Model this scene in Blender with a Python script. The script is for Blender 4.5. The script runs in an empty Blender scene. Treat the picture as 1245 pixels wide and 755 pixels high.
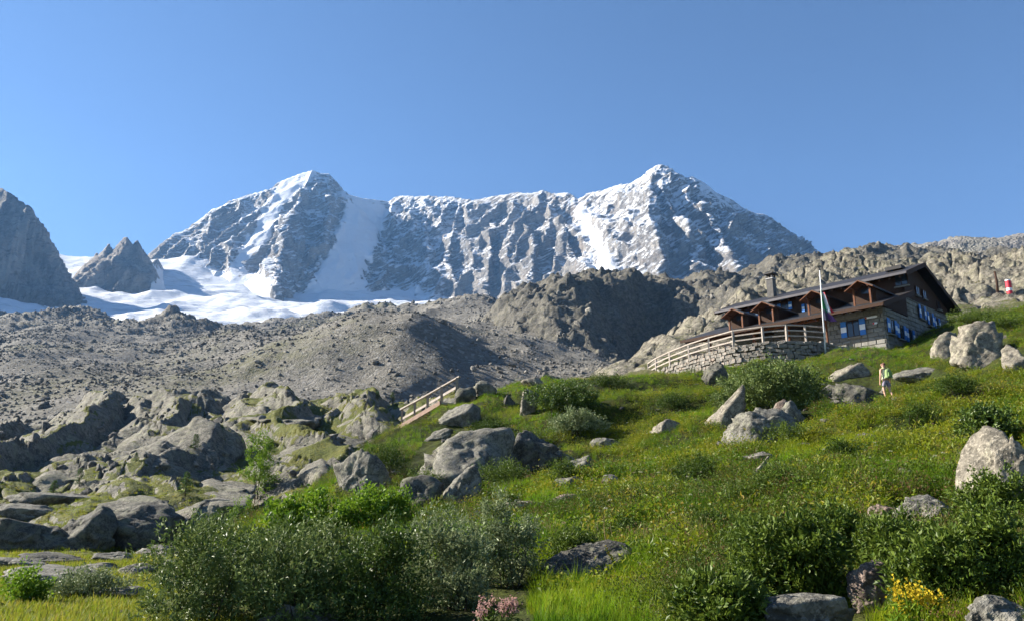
import bpy, bmesh, math, random
import numpy as np
from mathutils import Vector, Matrix

# ------------------------------------------------------------ camera, sky, sun
SC = bpy.context.scene
COL = SC.collection
FPX, HOR, EYE = 978.77, 631.07, 1.6            # focal length and horizon row in photo pixels, eye height
PITCH = math.atan((HOR - 377.5) / FPX)
CP, SP = math.cos(PITCH), math.sin(PITCH)
cam_d = bpy.data.cameras.new('camera')
cam = bpy.data.objects.new('camera', cam_d); COL.objects.link(cam)
cam.location = (0, 0, EYE); cam.rotation_euler = (math.pi / 2 + PITCH, 0, 0)
cam_d.sensor_fit = 'HORIZONTAL'; cam_d.sensor_width = 36.0
cam_d.lens = 36.0 * FPX / 1245.0
cam_d.clip_start = 0.1; cam_d.clip_end = 20000
SC.camera = cam

SUN_AZ, SUN_EL = math.radians(-75), math.radians(29)      # azimuth from +Y, negative to the left
w = bpy.data.worlds.new('World'); SC.world = w; w.use_nodes = True
nt = w.node_tree; nt.nodes.clear()
sky = nt.nodes.new('ShaderNodeTexSky'); sky.sky_type = 'NISHITA'; sky.sun_disc = False
sky.sun_elevation = SUN_EL; sky.sun_rotation = SUN_AZ
sky.altitude = 2300; sky.air_density = 1.0; sky.dust_density = 0.1; sky.ozone_density = 4.0
bg = nt.nodes.new('ShaderNodeBackground'); bg.inputs[1].default_value = 0.0515
out = nt.nodes.new('ShaderNodeOutputWorld')
nt.links.new(sky.outputs[0], bg.inputs[0]); nt.links.new(bg.outputs[0], out.inputs[0])
SUN_DIR = Vector((math.sin(SUN_AZ) * math.cos(SUN_EL), math.cos(SUN_AZ) * math.cos(SUN_EL), math.sin(SUN_EL)))
sun_d = bpy.data.lights.new('sun', 'SUN'); sun_d.energy = 5.0; sun_d.angle = math.radians(0.55); sun_d.color = (1.0, .93, .82)
sun = bpy.data.objects.new('sun', sun_d); COL.objects.link(sun)
sun.rotation_euler = SUN_DIR.to_track_quat('Z', 'Y').to_euler(); sun.location = (-60, 60, 80)
SC.view_settings.view_transform = 'Standard'; SC.view_settings.look = 'None'
SC.view_settings.exposure = 1.80; SC.view_settings.gamma = 1.0
SC.cycles.use_denoising = True
SC.cycles.max_bounces = 6; SC.cycles.diffuse_bounces = 3; SC.cycles.transmission_bounces = 3; SC.cycles.volume_bounces = 0
SC.cycles.transparent_max_bounces = 4; SC.cycles.use_adaptive_sampling = True; SC.cycles.adaptive_threshold = 0.02

# ------------------------------------------------------------ helpers
R = math.radians
def ray(px, py):
    """photo pixel -> (x/y, (z-eye)/y) of the ray through it"""
    px = np.asarray(px, float); py = np.asarray(py, float)
    dx = (px - 622.5) / FPX; u = (377.5 - py) / FPX
    fw = CP - u * SP
    return dx / fw, (SP + u * CP) / fw
def P(px, py, Y):
    a, s = ray(px, py)
    return Vector((float(a) * Y, Y, EYE + float(s) * Y))
def pix(x, y, z):
    fw = y * CP + (z - EYE) * SP; up = -y * SP + (z - EYE) * CP
    return 622.5 + FPX * x / fw, 377.5 - FPX * up / fw
def sm(a, b, x):
    t = np.clip((x - a) / (b - a), 0, 1); return t * t * (3 - 2 * t)

_rng = np.random.RandomState(7)
_perm = np.concatenate([_rng.permutation(512)] * 3)
_g2 = _rng.randn(512, 2); _g2 /= np.linalg.norm(_g2, axis=1)[:, None]
_g3 = _rng.randn(512, 3); _g3 /= np.linalg.norm(_g3, axis=1)[:, None]
def _f(t): return t * t * t * (t * (t * 6 - 15) + 10)
def n2(x, y, seed=0):
    x = np.asarray(x, float) + seed * 17.31; y = np.asarray(y, float) - seed * 9.77
    xi = np.floor(x).astype(np.int64); yi = np.floor(y).astype(np.int64)
    xf, yf = x - xi, y - yi; xi &= 511; yi &= 511
    u, v = _f(xf), _f(yf)
    def g(i, j):
        h = _perm[_perm[(xi + i) & 511] + ((yi + j) & 511)]
        return _g2[h, 0] * (xf - i) + _g2[h, 1] * (yf - j)
    a = g(0, 0); b = g(1, 0); c = g(0, 1); d = g(1, 1)
    return 1.5 * ((a + u * (b - a)) * (1 - v) + (c + u * (d - c)) * v)
def n3(p, seed=0):
    p = p + np.array([seed * 3.7, seed * -5.1, seed * 2.3])
    i0 = np.floor(p).astype(np.int64); f = p - i0; i0 &= 511
    u = _f(f); tot = 0
    for a in (0, 1):
        for b in (0, 1):
            for c in (0, 1):
                h = _perm[_perm[_perm[(i0[:, 0] + a) & 511] + ((i0[:, 1] + b) & 511)] + ((i0[:, 2] + c) & 511)]
                d = (_g3[h] * (f - np.array([a, b, c]))).sum(1)
                tot = tot + d * (u[:, 0] if a else 1 - u[:, 0]) * (u[:, 1] if b else 1 - u[:, 1]) * (u[:, 2] if c else 1 - u[:, 2])
    return 1.5 * tot
def fbm(x, y, o=5, g=.5, seed=0):
    s = 0; a = 1.
    for k in range(o): s = s + a * n2(x * 2 ** k, y * 2 ** k, seed + k * 3); a *= g
    return s
def rdg(x, y, o=5, g=.5, seed=0):
    s = 0; a = 1.; wgt = 1.
    for k in range(o):
        v = 1 - np.abs(n2(x * 2 ** k, y * 2 ** k, seed + k * 3)) * 1.6; v = np.clip(v, 0, 1) ** 2 * wgt
        s = s + a * v; wgt = np.clip(v * 1.6, 0, 1); a *= g
    return s
def worley(x, y, seed=0, jit=.9):
    """distance to nearest and second nearest feature point, and the nearest cell's random number"""
    xi = np.floor(x).astype(np.int64); yi = np.floor(y).astype(np.int64)
    d1 = np.full(np.shape(x), 9.); d2 = d1.copy(); idv = np.zeros(np.shape(x))
    r = np.random.RandomState(seed + 99).rand(512, 3)
    for i in (-1, 0, 1):
        for j in (-1, 0, 1):
            h = _perm[_perm[(xi + i) & 511] + ((yi + j) & 511)]
            d = np.hypot(xi + i + .5 + jit * (r[h, 0] - .5) - x, yi + j + .5 + jit * (r[h, 1] - .5) - y)
            n = d < d1
            d2 = np.where(n, d1, np.minimum(d2, d)); idv = np.where(n, r[h, 2], idv); d1 = np.where(n, d, d1)
    return d1, d2, idv
def inpoly(px, py, poly):
    c = np.zeros(np.shape(px), bool); n = len(poly)
    for i in range(n):
        x0, y0 = poly[i]; x1, y1 = poly[(i + 1) % n]
        if y0 == y1: continue
        c ^= ((y0 > py) != (y1 > py)) & (px < (x1 - x0) * (py - y0) / (y1 - y0) + x0)
    return c

class RBF:
    """thin-plate surface through photo control points (px, py, distance): slope above the eye over (x/y, ln y)"""
    def __init__(self, pts, k=1.6):
        self.k = k
        a = np.array(pts, float); u, s = ray(a[:, 0], a[:, 1]); wl = np.log(a[:, 2])
        q = np.stack([u * k, wl], 1); self.q = q; n = len(q)
        K = self.phi(np.linalg.norm(q[:, None] - q[None], axis=2)) + np.eye(n) * 2e-4
        Pm = np.concatenate([np.ones((n, 1)), q], 1)
        A = np.block([[K, Pm], [Pm.T, np.zeros((3, 3))]])
        self.c = np.linalg.solve(A, np.concatenate([s, np.zeros(3)]))
    @staticmethod
    def phi(r): return np.where(r > 1e-9, r * r * np.log(r + 1e-12), 0)
    def __call__(self, X, Y):
        sh = np.shape(X); X = np.ravel(X); Y = np.maximum(np.ravel(Y), .5)
        u = np.clip(X / Y, self.q[:, 0].min() / self.k, self.q[:, 0].max() / self.k) * self.k; wl = np.log(Y); n = len(self.q)
        o = self.c[n] + self.c[n + 1] * u + self.c[n + 2] * wl
        for i in range(n):
            o = o + self.c[i] * self.phi(np.hypot(u - self.q[i, 0], wl - self.q[i, 1]))
        return (EYE + o * Y).reshape(sh)

def tag(o, label=None, cat=None, group=None, kind=None):
    if label: o['label'] = label
    if cat: o['category'] = cat
    if group: o['group'] = group
    if kind: o['kind'] = kind
    return o
def link(name, me, mat=None, parent=None):
    o = bpy.data.objects.new(name, me); COL.objects.link(o)
    if mat and me is not None and not me.materials: me.materials.append(mat)
    if parent: o.parent = parent
    return o
def mesh_np(name, V, F, smooth=True, attrs=None, mat=None):
    """mesh from arrays; F is (n,3) or (n,4)"""
    V = np.ascontiguousarray(V, np.float32); F = np.ascontiguousarray(F, np.int32)
    me = bpy.data.meshes.new(name); k = F.shape[1]
    me.vertices.add(len(V)); me.vertices.foreach_set('co', V.ravel())
    me.loops.add(F.size); me.loops.foreach_set('vertex_index', F.ravel())
    me.polygons.add(len(F)); me.polygons.foreach_set('loop_start', np.arange(0, F.size, k, dtype=np.int32))
    me.polygons.foreach_set('use_smooth', np.full(len(F), smooth))
    for an, av in (attrs or {}).items():
        av = np.asarray(av, np.float32)
        if av.ndim == 1:
            at = me.attributes.new(an, 'FLOAT', 'POINT'); at.data.foreach_set('value', av.ravel())
        else:
            at = me.attributes.new(an, 'FLOAT_VECTOR', 'POINT'); at.data.foreach_set('vector', av.ravel())
    me.update(calc_edges=True)
    if mat: me.materials.append(mat)
    return me
def grid_faces(nr, nc):
    i = np.arange(nr * nc).reshape(nr, nc)
    return np.stack([i[:-1, :-1], i[:-1, 1:], i[1:, 1:], i[1:, :-1]], -1).reshape(-1, 4)
def grid(u0, u1, nc, y0, y1, nr, left=None, right=None):
    """plan positions of a terrain sheet: finer near the viewer, coarser far off"""
    u = np.linspace(u0, u1, nc)
    if left: u = np.concatenate([np.linspace(left, u0, 26)[:-1], u])
    if right: u = np.concatenate([u, np.linspace(u1, right, 34)[1:]])
    Y = np.exp(np.linspace(math.log(y0), math.log(y1), nr))
    U, YY = np.meshgrid(u, Y); return U * YY, YY
def normz(X, Y, Z):
    dXc = np.gradient(X, axis=1); dZc = np.gradient(Z, axis=1); dYr = np.gradient(Y, axis=0); dXr = np.gradient(X, axis=0); dZr = np.gradient(Z, axis=0)
    sx = dZc / np.where(np.abs(dXc) < 1e-9, 1e-9, dXc); sy = (dZr - sx * dXr) / np.where(np.abs(dYr) < 1e-9, 1e-9, dYr)
    return 1 / np.sqrt(1 + sx * sx + sy * sy), sx, sy
def sheet(name, X, Y, Z, mat, attrs=None, label=None):
    nr, nc = X.shape
    me = mesh_np(name, np.stack([X, Y, Z], -1).reshape(-1, 3), grid_faces(nr, nc), True, {k: np.ravel(v) for k, v in (attrs or {}).items()}, mat)
    o = link(name, me); tag(o, label, kind='structure'); return o

# ------------------------------------------------------------ materials
class M:
    def __init__(self, name):
        self.m = bpy.data.materials.new(name); self.m.use_nodes = True
        self.t = self.m.node_tree; self.t.nodes.clear()
        self.out = self.n('ShaderNodeOutputMaterial')
    def n(self, t, **k):
        nd = self.t.nodes.new(t)
        for a, v in k.items(): setattr(nd, a, v)
        return nd
    def l(self, a, b): self.t.links.new(a, b)
    def set(self, sock, v):
        if isinstance(v, bpy.types.NodeSocket): self.l(v, sock)
        else: sock.default_value = v
    def coord(self, kind='Object'): return self.n('ShaderNodeTexCoord').outputs[kind]
    def mapping(self, v, sc=(1, 1, 1), rot=(0, 0, 0)):
        nd = self.n('ShaderNodeMapping'); self.l(v, nd.inputs[0]); nd.inputs['Scale'].default_value = sc; nd.inputs['Rotation'].default_value = rot
        return nd.outputs[0]
    def noise(self, v, scale, det=4, rough=.55, dist=0):
        nd = self.n('ShaderNodeTexNoise'); self.l(v, nd.inputs['Vector']); nd.inputs['Scale'].default_value = scale
        nd.inputs['Detail'].default_value = det; nd.inputs['Roughness'].default_value = rough; nd.inputs['Distortion'].default_value = dist
        return nd.outputs['Fac']
    def vor(self, v, scale, feat='F1', out='Distance', rnd=1):
        nd = self.n('ShaderNodeTexVoronoi'); nd.feature = feat; self.l(v, nd.inputs['Vector']); nd.inputs['Scale'].default_value = scale
        nd.inputs['Randomness'].default_value = rnd
        return nd.outputs[out]
    def ramp(self, f, stops, interp='LINEAR'):
        nd = self.n('ShaderNodeValToRGB'); self.l(f, nd.inputs[0]); cr = nd.color_ramp; cr.interpolation = interp
        while len(cr.elements) < len(stops): cr.elements.new(.5)
        for e, (p, c) in zip(cr.elements, stops):
            e.position = p; e.color = (c, c, c, 1) if isinstance(c, (int, float)) else (*c, 1)
        return nd.outputs[0]
    def mix(self, f, a, b, mode='MIX'):
        nd = self.n('ShaderNodeMix'); nd.data_type = 'RGBA'; nd.blend_type = mode
        self.set(nd.inputs[0], f)
        for s, v in ((nd.inputs[6], a), (nd.inputs[7], b)): self.set(s, v if not isinstance(v, tuple) else (*v[:3], 1))
        return nd.outputs[2]
    def math(self, op, a, b=0., c=0., clamp=False):
        nd = self.n('ShaderNodeMath'); nd.operation = op; nd.use_clamp = clamp
        self.set(nd.inputs[0], a); self.set(nd.inputs[1], b); self.set(nd.inputs[2], c); return nd.outputs[0]
    def attr(self, name, out='Fac'): return self.n('ShaderNodeAttribute', attribute_name=name).outputs[out]
    def rnd(self): return self.n('ShaderNodeObjectInfo').outputs['Random']
    def bump(self, h, strength=.5, dist=.1, nrm=None):
        nd = self.n('ShaderNodeBump'); nd.inputs['Strength'].default_value = strength; nd.inputs['Distance'].default_value = dist
        self.l(h, nd.inputs['Height'])
        if nrm: self.l(nrm, nd.inputs['Normal'])
        return nd.outputs[0]
    def bsdf(self, col, rough=.9, nrm=None, spec=.25, metal=0., link=True):
        nd = self.n('ShaderNodeBsdfPrincipled'); self.set(nd.inputs['Base Color'], col if not isinstance(col, tuple) else (*col[:3], 1))
        self.set(nd.inputs['Roughness'], rough); nd.inputs['Specular IOR Level'].default_value = spec; nd.inputs['Metallic'].default_value = metal
        if nrm: self.l(nrm, nd.inputs['Normal'])
        if link: self.l(nd.outputs[0], self.out.inputs[0])
        return nd.outputs[0]

def mat_rock(name, light, dark, sc=1., lichen=None, lich_amt=.5, grass=None, bump=.6, bd=.15, crack=True, stretch=(1, 1, 1), rot=(0, 0, 0), moist=.75, cracks_w=.035):
    """granite: mottled grey, darker weathering, lichen, cracks; optional turf where the 'grass' attribute says"""
    light = tuple(x * .84 for x in light); dark = tuple(x * .78 for x in dark); lichen = lichen and tuple(x * .84 for x in lichen)
    m = M(name); co = m.mapping(m.coord(), tuple(s * sc for s in stretch), rot)
    a = m.noise(co, .35, 6, .62); b = m.noise(co, 2.2, 6, .65); c = m.noise(co, 14, 3, .6)
    col = m.mix(m.ramp(a, [(.3, 0), (.7, 1)]), dark, light)
    col = m.mix(m.math('MULTIPLY', m.ramp(b, [(.45, 1), (.55, 0)]), moist), col, tuple(x * .5 for x in dark))
    col = m.mix(m.math('MULTIPLY', m.ramp(c, [(.52, 0), (.6, 1)]), .45), col, tuple(min(1, x * 1.5) for x in light))
    if lichen:
        lm = m.noise(co, 1.3, 7, .7, .4)
        col = m.mix(m.math('MULTIPLY', m.ramp(lm, [(.5, 0), (.6, 1)]), lich_amt), col, lichen)
    d_ = m.noise(co, 6, 5, .7); h = m.math('ADD', m.math('MULTIPLY', b, .7), m.math('ADD', m.math('MULTIPLY', c, .3), m.math('MULTIPLY', d_, .4)))
    col = m.mix(m.math('MULTIPLY', m.ramp(d_, [(.38, 1), (.45, 0)]), .6), col, tuple(x * .4 for x in dark))
    if crack:
        wv = m.n('ShaderNodeVectorMath', operation='ADD'); nz = m.n('ShaderNodeTexNoise'); m.l(co, nz.inputs['Vector']); nz.inputs['Scale'].default_value = 1.1; nz.inputs['Detail'].default_value = 4
        vs = m.n('ShaderNodeVectorMath', operation='SCALE'); m.l(nz.outputs['Color'], vs.inputs[0]); vs.inputs['Scale'].default_value = .7
        m.l(co, wv.inputs[0]); m.l(vs.outputs[0], wv.inputs[1])
        v = m.vor(wv.outputs[0], .45, 'DISTANCE_TO_EDGE'); ck = m.ramp(v, [(0, 0), (cracks_w, 1)])
        cm = m.ramp(m.noise(co, .5, 3, .6), [(.5, 0), (.6, 1)]); ci = m.math('MULTIPLY', m.math('SUBTRACT', 1., ck), cm)
        col = m.mix(m.math('MULTIPLY', ci, .5), col, tuple(x * .3 for x in dark))
        h = m.math('SUBTRACT', h, m.math('MULTIPLY', ci, .3))
        fo = m.noise(m.mapping(m.mapping(co, (1, 1, 1), (.5, .6, .3)), (.35, .35, 3.2)), 1.6, 5, .65); h = m.math('ADD', h, m.math('MULTIPLY', fo, .55))
        col = m.mix(m.math('MULTIPLY', m.ramp(fo, [(.36, 1), (.52, 0)]), .4), col, tuple(x * .45 for x in dark))
    rough = .88
    if grass:
        g = m.attr('grass'); gn = m.noise(m.coord(), 1.7 * sc, 6, .7)
        gm = m.ramp(m.math('ADD', g, m.math('MULTIPLY', m.math('SUBTRACT', gn, .5), .9)), [(.44, 0), (.56, 1)])
        g2 = m.noise(m.coord(), .5 * sc, 4, .6); gc = m.mix(m.ramp(g2, [(.35, 0), (.65, 1)]), grass[0], grass[1])
        gf = m.noise(m.coord(), 9 * sc, 4, .7); gc = m.mix(m.math('MULTIPLY', m.ramp(gf, [(.35, 1), (.6, 0)]), .6), gc, tuple(x * .35 for x in grass[0]))
        col = m.mix(gm, col, gc); h = m.math('ADD', h, m.math('MULTIPLY', m.math('MULTIPLY', gf, gm), .6))
    m.bsdf(col, rough, m.bump(h, bump, bd), .2)
    return m.m
# ------------------------------------------------------------ mountains
def seg_tent(X, Y, pts, k, k2=None, D=180., sharp=None):
    """roof-like ridge along a 3-D polyline; k = slope near the crest, k2 further down"""
    k2 = k2 or k; Z = np.full(X.shape, -1e4)
    for (x0, y0, z0), (x1, y1, z1) in zip(pts[:-1], pts[1:]):
        dx, dy = x1 - x0, y1 - y0; L2 = dx * dx + dy * dy + 1e-9
        t = np.clip(((X - x0) * dx + (Y - y0) * dy) / L2, 0, 1)
        d = np.hypot(X - x0 - t * dx, Y - y0 - t * dy)
        drop = np.where(d < D, k * d, k * D + k2 * (d - D))
        Z = np.maximum(Z, z0 + t * (z1 - z0) - drop)
    return Z
def crest(pts):
    out = []
    for p in pts: v = P(*p); out.append((v.x, v.y, v.z))
    return out
def rib(p0, pts, kr):
    """rib going down a face: photo points, each as far forward as slope kr from the crest point p0 puts it"""
    c = P(*p0); out = [(c.x, c.y, c.z)]
    zc, yc = c.z - EYE, c.y
    for px, py in pts:
        a, s = ray(px, py); Yp = (zc - kr * yc) / (float(s) - kr)
        out.append((float(a) * Yp, Yp, EYE + float(s) * Yp))
    return out
def smax(a, b, k):
    h = np.clip(.5 + .5 * (a - b) / k, 0, 1); return b + (a - b) * h + k * h * (1 - h)

MAIN = [(186, 313, 2560), (190, 306, 2562), (195, 300, 2565), (206, 289, 2571), (215, 283, 2576), (226, 281, 2582), (235, 276, 2587), (246, 264, 2593), (258, 255, 2600), (270, 250, 2608), (280, 244, 2614), (291, 241, 2622), (300, 237, 2628), (318, 233, 2639), (330, 229, 2647), (338, 222, 2652), (350, 217, 2660), (366, 211, 2671), (380, 207, 2680), (388, 210, 2696), (400, 211, 2720), (407, 218, 2734), (412, 226, 2744), (418, 235, 2756), (440, 241, 2800), (473, 245, 2900), (480, 240, 2885), (490, 238, 2863), (505, 239, 2831), (520, 238, 2799), (535, 239, 2766), (550, 239, 2734), (562, 241, 2708), (575, 243, 2680), (588, 241, 2649), (600, 238, 2620), (615, 236, 2584), (630, 234, 2548), (645, 235, 2512), (660, 231, 2476), (672, 235, 2447), (690, 234, 2404), (698, 238, 2385), (704, 242, 2372), (712, 237, 2357), (720, 233, 2341), (730, 232, 2322), (742, 228, 2298), (755, 224, 2273), (766, 223, 2252), (780, 216, 2225), (788, 208, 2209), (797, 202, 2192), (803, 200, 2180), (812, 202, 2173), (818, 206, 2168), (825, 214, 2163), (834, 216, 2156), (841, 214, 2150), (850, 219, 2170), (858, 224, 2188), (870, 234, 2215), (890, 243, 2260), (905, 254, 2294), (920, 260, 2328), (932, 261, 2353), (945, 271, 2374), (958, 280, 2395), (968, 289, 2411), (980, 296, 2431), (992, 304, 2450), (1010, 316, 2479), (1060, 345, 2560)]
RIBS = [((380, 207, 2680), [(371, 226), (362, 246), (350, 270), (342, 300), (338, 330), (336, 365)], 0.93), ((400, 211, 2720), [(404, 240), (396, 270), (392, 300), (378, 335)], 1.08), ((258, 255, 2600), [(252, 280), (244, 305), (230, 322)], 0.98), ((291, 241, 2622), [(292, 262), (284, 290), (272, 318), (262, 332)], 0.98), ((318, 233, 2639), [(316, 262), (305, 292)], 1.05), ((226, 281, 2582), [(222, 300), (205, 320)], 0.95), ((484, 239, 2876), [(480, 265), (472, 300), (468, 335), (466, 360)], 1.0), ((520, 238, 2799), [(514, 270), (520, 305), (530, 340), (536, 368)], 0.97), ((562, 241, 2708), [(548, 275), (545, 310), (556, 345), (560, 380)], 0.95), ((600, 238, 2620), [(600, 270), (597, 305), (590, 340), (588, 380)], 0.9), ((615, 236, 2584), [(622, 270), (625, 300), (632, 340), (640, 380)], 0.95), ((645, 235, 2512), [(640, 260), (648, 290), (645, 320), (650, 370)], 0.9), ((672, 235, 2447), [(680, 262), (688, 290), (700, 320), (712, 360)], 0.88), ((730, 232, 2322), [(728, 250), (742, 275), (762, 305), (780, 340)], 1.05), ((766, 223, 2252), [(762, 245), (766, 275), (782, 310), (790, 350)], 0.98), ((797, 202, 2192), [(790, 225), (788, 255), (800, 290), (812, 330), (815, 360)], 0.95), ((825, 214, 2163), [(828, 240), (836, 270), (845, 300), (855, 340)], 0.93), ((841, 214, 2150), [(856, 248), (872, 275), (890, 305), (905, 340)], 0.97), ((890, 243, 2260), [(905, 275), (920, 305)], 1.0), ((945, 271, 2374), [(948, 300), (955, 330)], 1.0)]
LEFTP = [(-620, 60, 1150), (-450, 75, 1300), (-300, 115, 1500), (-150, 165, 1640), (-90, 190, 1600), (-40, 215, 1560), (-15, 228, 1540), (0, 230, 1530), (9, 229, 1525), (14, 233, 1520), (24, 242, 1515), (30, 247, 1515), (36, 246, 1510), (41, 256, 1510), (47, 268, 1510), (52, 286, 1510), (58, 300, 1515), (66, 312, 1520), (74, 325, 1530), (84, 335, 1550), (92, 343, 1580)]  # first points carry the ridge out of view, added to shade the lower glacier
TOWER = [(92, 342, 1900), (100, 336, 1890), (104, 326, 1880), (112, 317, 1870), (118, 307, 1860), (121, 311, 1860), (128, 301, 1860), (133, 296, 1855), (137, 302, 1855), (146, 294, 1850), (150, 295, 1850), (152, 287, 1850), (155, 286, 1850), (157, 295, 1850), (163, 297, 1855), (167, 291, 1855), (169, 297, 1855), (172, 300, 1860), (177, 306, 1870), (178, 315, 1900), (186, 319, 2000), (192, 314, 2200)]

_u = np.concatenate([np.linspace(-1.5, -.72, 30)[:-1], np.linspace(-.72, .44, 860)])
_y = np.concatenate([np.linspace(1080, 1600, 45)[:-1], np.linspace(1600, 2920, 310)[:-1], np.linspace(2920, 3080, 6)])
MU, MY = np.meshgrid(_u, _y); MX = MU * MY
def gnormal(X, Y, Z):
    Q = np.stack([X, Y, Z], -1); N = np.cross(np.gradient(Q, axis=1), np.gradient(Q, axis=0)); N /= np.linalg.norm(N, axis=-1)[..., None] + 1e-9
    return N * np.sign(N[..., 2:3] + 1e-9)
def rdg3(p, o, g, seed):
    s = 0; a = 1.; wg = 1.
    for k in range(o):
        v = np.clip(1 - np.abs(n3(p * 2 ** k, seed + k * 3)) * 1.7, 0, 1) ** 2 * wg; s = s + a * v; wg = np.clip(v * 1.7, 0, 1); a *= g
    return s
def mountain_height(X, Y):
    wx = fbm(X / 260, Y / 260, 3, .5, 11) * 28; wy = fbm(X / 260, Y / 260, 3, .5, 23) * 28
    wx2 = n2(X / 60, Y / 60, 31) * 7
    Xw, Yw = X + (wx + wx2) * .38, Y + wy * .2
    Z = seg_tent(X, Y, crest(MAIN), 1.18, 1.02, 300)
    for p0, pts, kr in RIBS: Z = smax(Z, seg_tent(Xw, Yw, rib(p0, pts, kr), 1.75, 1.45, 70), 5)
    Z = smax(Z, seg_tent(X, Y, crest(LEFTP), 1.55, 1.3, 200), 12)
    Z = smax(Z, seg_tent(X, Y, crest(TOWER), 1.7, 1.25, 90), 10)
    return Z
MZ = mountain_height(MX, MY)
near_crest = np.full(MX.shape, 1e4)
for line in (MAIN, LEFTP, TOWER):
    c = crest(line)
    for (x0, y0, z0), (x1, y1, z1) in zip(c[:-1], c[1:]):
        dx, dy = x1 - x0, y1 - y0; t = np.clip(((MX - x0) * dx + (MY - y0) * dy) / (dx * dx + dy * dy), 0, 1)
        near_crest = np.minimum(near_crest, np.hypot(MX - x0 - t * dx, MY - y0 - t * dy))
fade = sm(0, 70, near_crest); fade2 = .45 + .55 * sm(0, 30, near_crest)
PXm, PYm = pix(MX, MY, MZ)
SNOWP = [[(330, 234), (340, 220), (384, 205), (386, 211), (374, 221), (362, 236), (352, 247), (338, 244)],
         [(328, 240), (344, 246), (336, 270), (322, 298), (304, 318), (288, 336), (240, 352), (252, 342), (276, 330), (296, 302), (312, 270)],
         [(190, 322), (235, 316), (272, 330), (330, 330), (330, 372), (172, 372), (184, 350)],
         [(415, 232), (442, 241), (476, 244), (474, 262), (462, 290), (448, 315), (442, 340), (460, 356), (500, 352), (548, 362), (556, 384), (350, 392), (352, 374), (376, 350), (386, 325), (410, 290), (418, 262)],
         [(692, 246), (704, 246), (722, 268), (738, 296), (754, 333), (726, 333), (716, 300), (700, 270)],
         [(838, 215), (848, 218), (874, 236), (906, 252), (932, 262), (924, 265), (884, 250), (856, 236)]]
firn = np.zeros(MX.shape)
for pg in SNOWP: firn = np.maximum(firn, inpoly(PXm, PYm, pg) * 1.)
for _ in range(14): firn[1:-1, 1:-1] = (firn[:-2, 1:-1] + firn[2:, 1:-1] + firn[1:-1, :-2] + firn[1:-1, 2:]) / 4
fade *= 1 - .8 * firn; fade2 *= 1 - .85 * firn
# gullies run down the faces, slanting strata cut across them
MN = gnormal(MX, MY, MZ)
Q = np.stack([MX, MY, MZ], -1).reshape(-1, 3)
wq = np.stack([n3(Q / 90, 1), n3(Q / 90, 2), n3(Q / 90, 3)], 1) * 14
Qw = Q + wq
ca, sa = math.cos(.55), math.sin(.55)
qa, qb = Qw[:, 0] * ca + Qw[:, 2] * sa, -Qw[:, 0] * sa + Qw[:, 2] * ca        # along and across the strata
disp = fade.ravel() * (rdg3(np.stack([Qw[:, 0] / 85, Qw[:, 1] / 150, Qw[:, 2] / 260], 1), 2, .5, 3) - .7) * 26
disp = disp + fade2.ravel() * (rdg3(np.stack([qa / 75, Qw[:, 1] / 45, qb / 30], 1), 3, .55, 11) - .7) * 4.2
disp = disp + fade2.ravel() * (rdg3(np.stack([qa / 22, Qw[:, 1] / 16, qb / 11], 1), 2, .55, 21) - .6) * 4.2
Q = Q + MN.reshape(-1, 3) * disp[:, None]
MX, MY, MZ = [Q[:, i].reshape(MX.shape) for i in range(3)]
PXm, PYm = pix(MX, MY, MZ)
jx = fbm(MX / 45, MY / 45, 5, .65, 51) * 11; jy = fbm(MX / 45, MY / 45, 5, .65, 61) * 11
qx, qy = PXm + jx, PYm + jy
snow = np.zeros(MX.shape)
for k, pg in enumerate(SNOWP): snow = np.maximum(snow, inpoly(qx if k not in (0,) else PXm + jx * .2, qy if k != 0 else PYm + jy * .2, pg) * 1.)
for _ in range(2): snow[1:-1, 1:-1] = (snow[1:-1, 1:-1] * 2 + snow[:-2, 1:-1] + snow[2:, 1:-1] + snow[1:-1, :-2] + snow[1:-1, 2:]) / 6
nz = gnormal(MX, MY, MZ)[..., 2]
def amt(x0, x1, v, f=14): return v * sm(x0 - f, x0 + f, PXm) * (1 - sm(x1 - f, x1 + f, PXm))
cover = amt(195, 345, .68) + amt(345, 480, .66) + amt(480, 560, .76) + amt(560, 700, .60) + amt(700, 870, .74) + amt(870, 1100, .62) + .12 * sm(300, 225, PYm) * (PXm > 185)
streak = (n3(np.stack([qa / 60, Q[:, 1] / 60, qb / 9], 1), 31) + .6 * n3(np.stack([qa / 22, Q[:, 1] / 22, qb / 4.], 1), 33)).reshape(MX.shape)
ledge = sm(.40, .75, nz)
dust = np.clip(cover * (.62 + .44 * ledge) + streak * .11 + .10 * n2(MX / 70, MZ / 40, 91), 0, .8) * sm(.1, .45, cover)
dust *= 1 - .6 * sm(330, 375, PYm) * (PXm > 540)
snow = np.clip(np.maximum(snow, dust), 0, 1)
snow = np.where(PXm < 182, snow * .9 * (snow > .9) + .16 * sm(.0, .5, streak) * ledge, snow)

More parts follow.
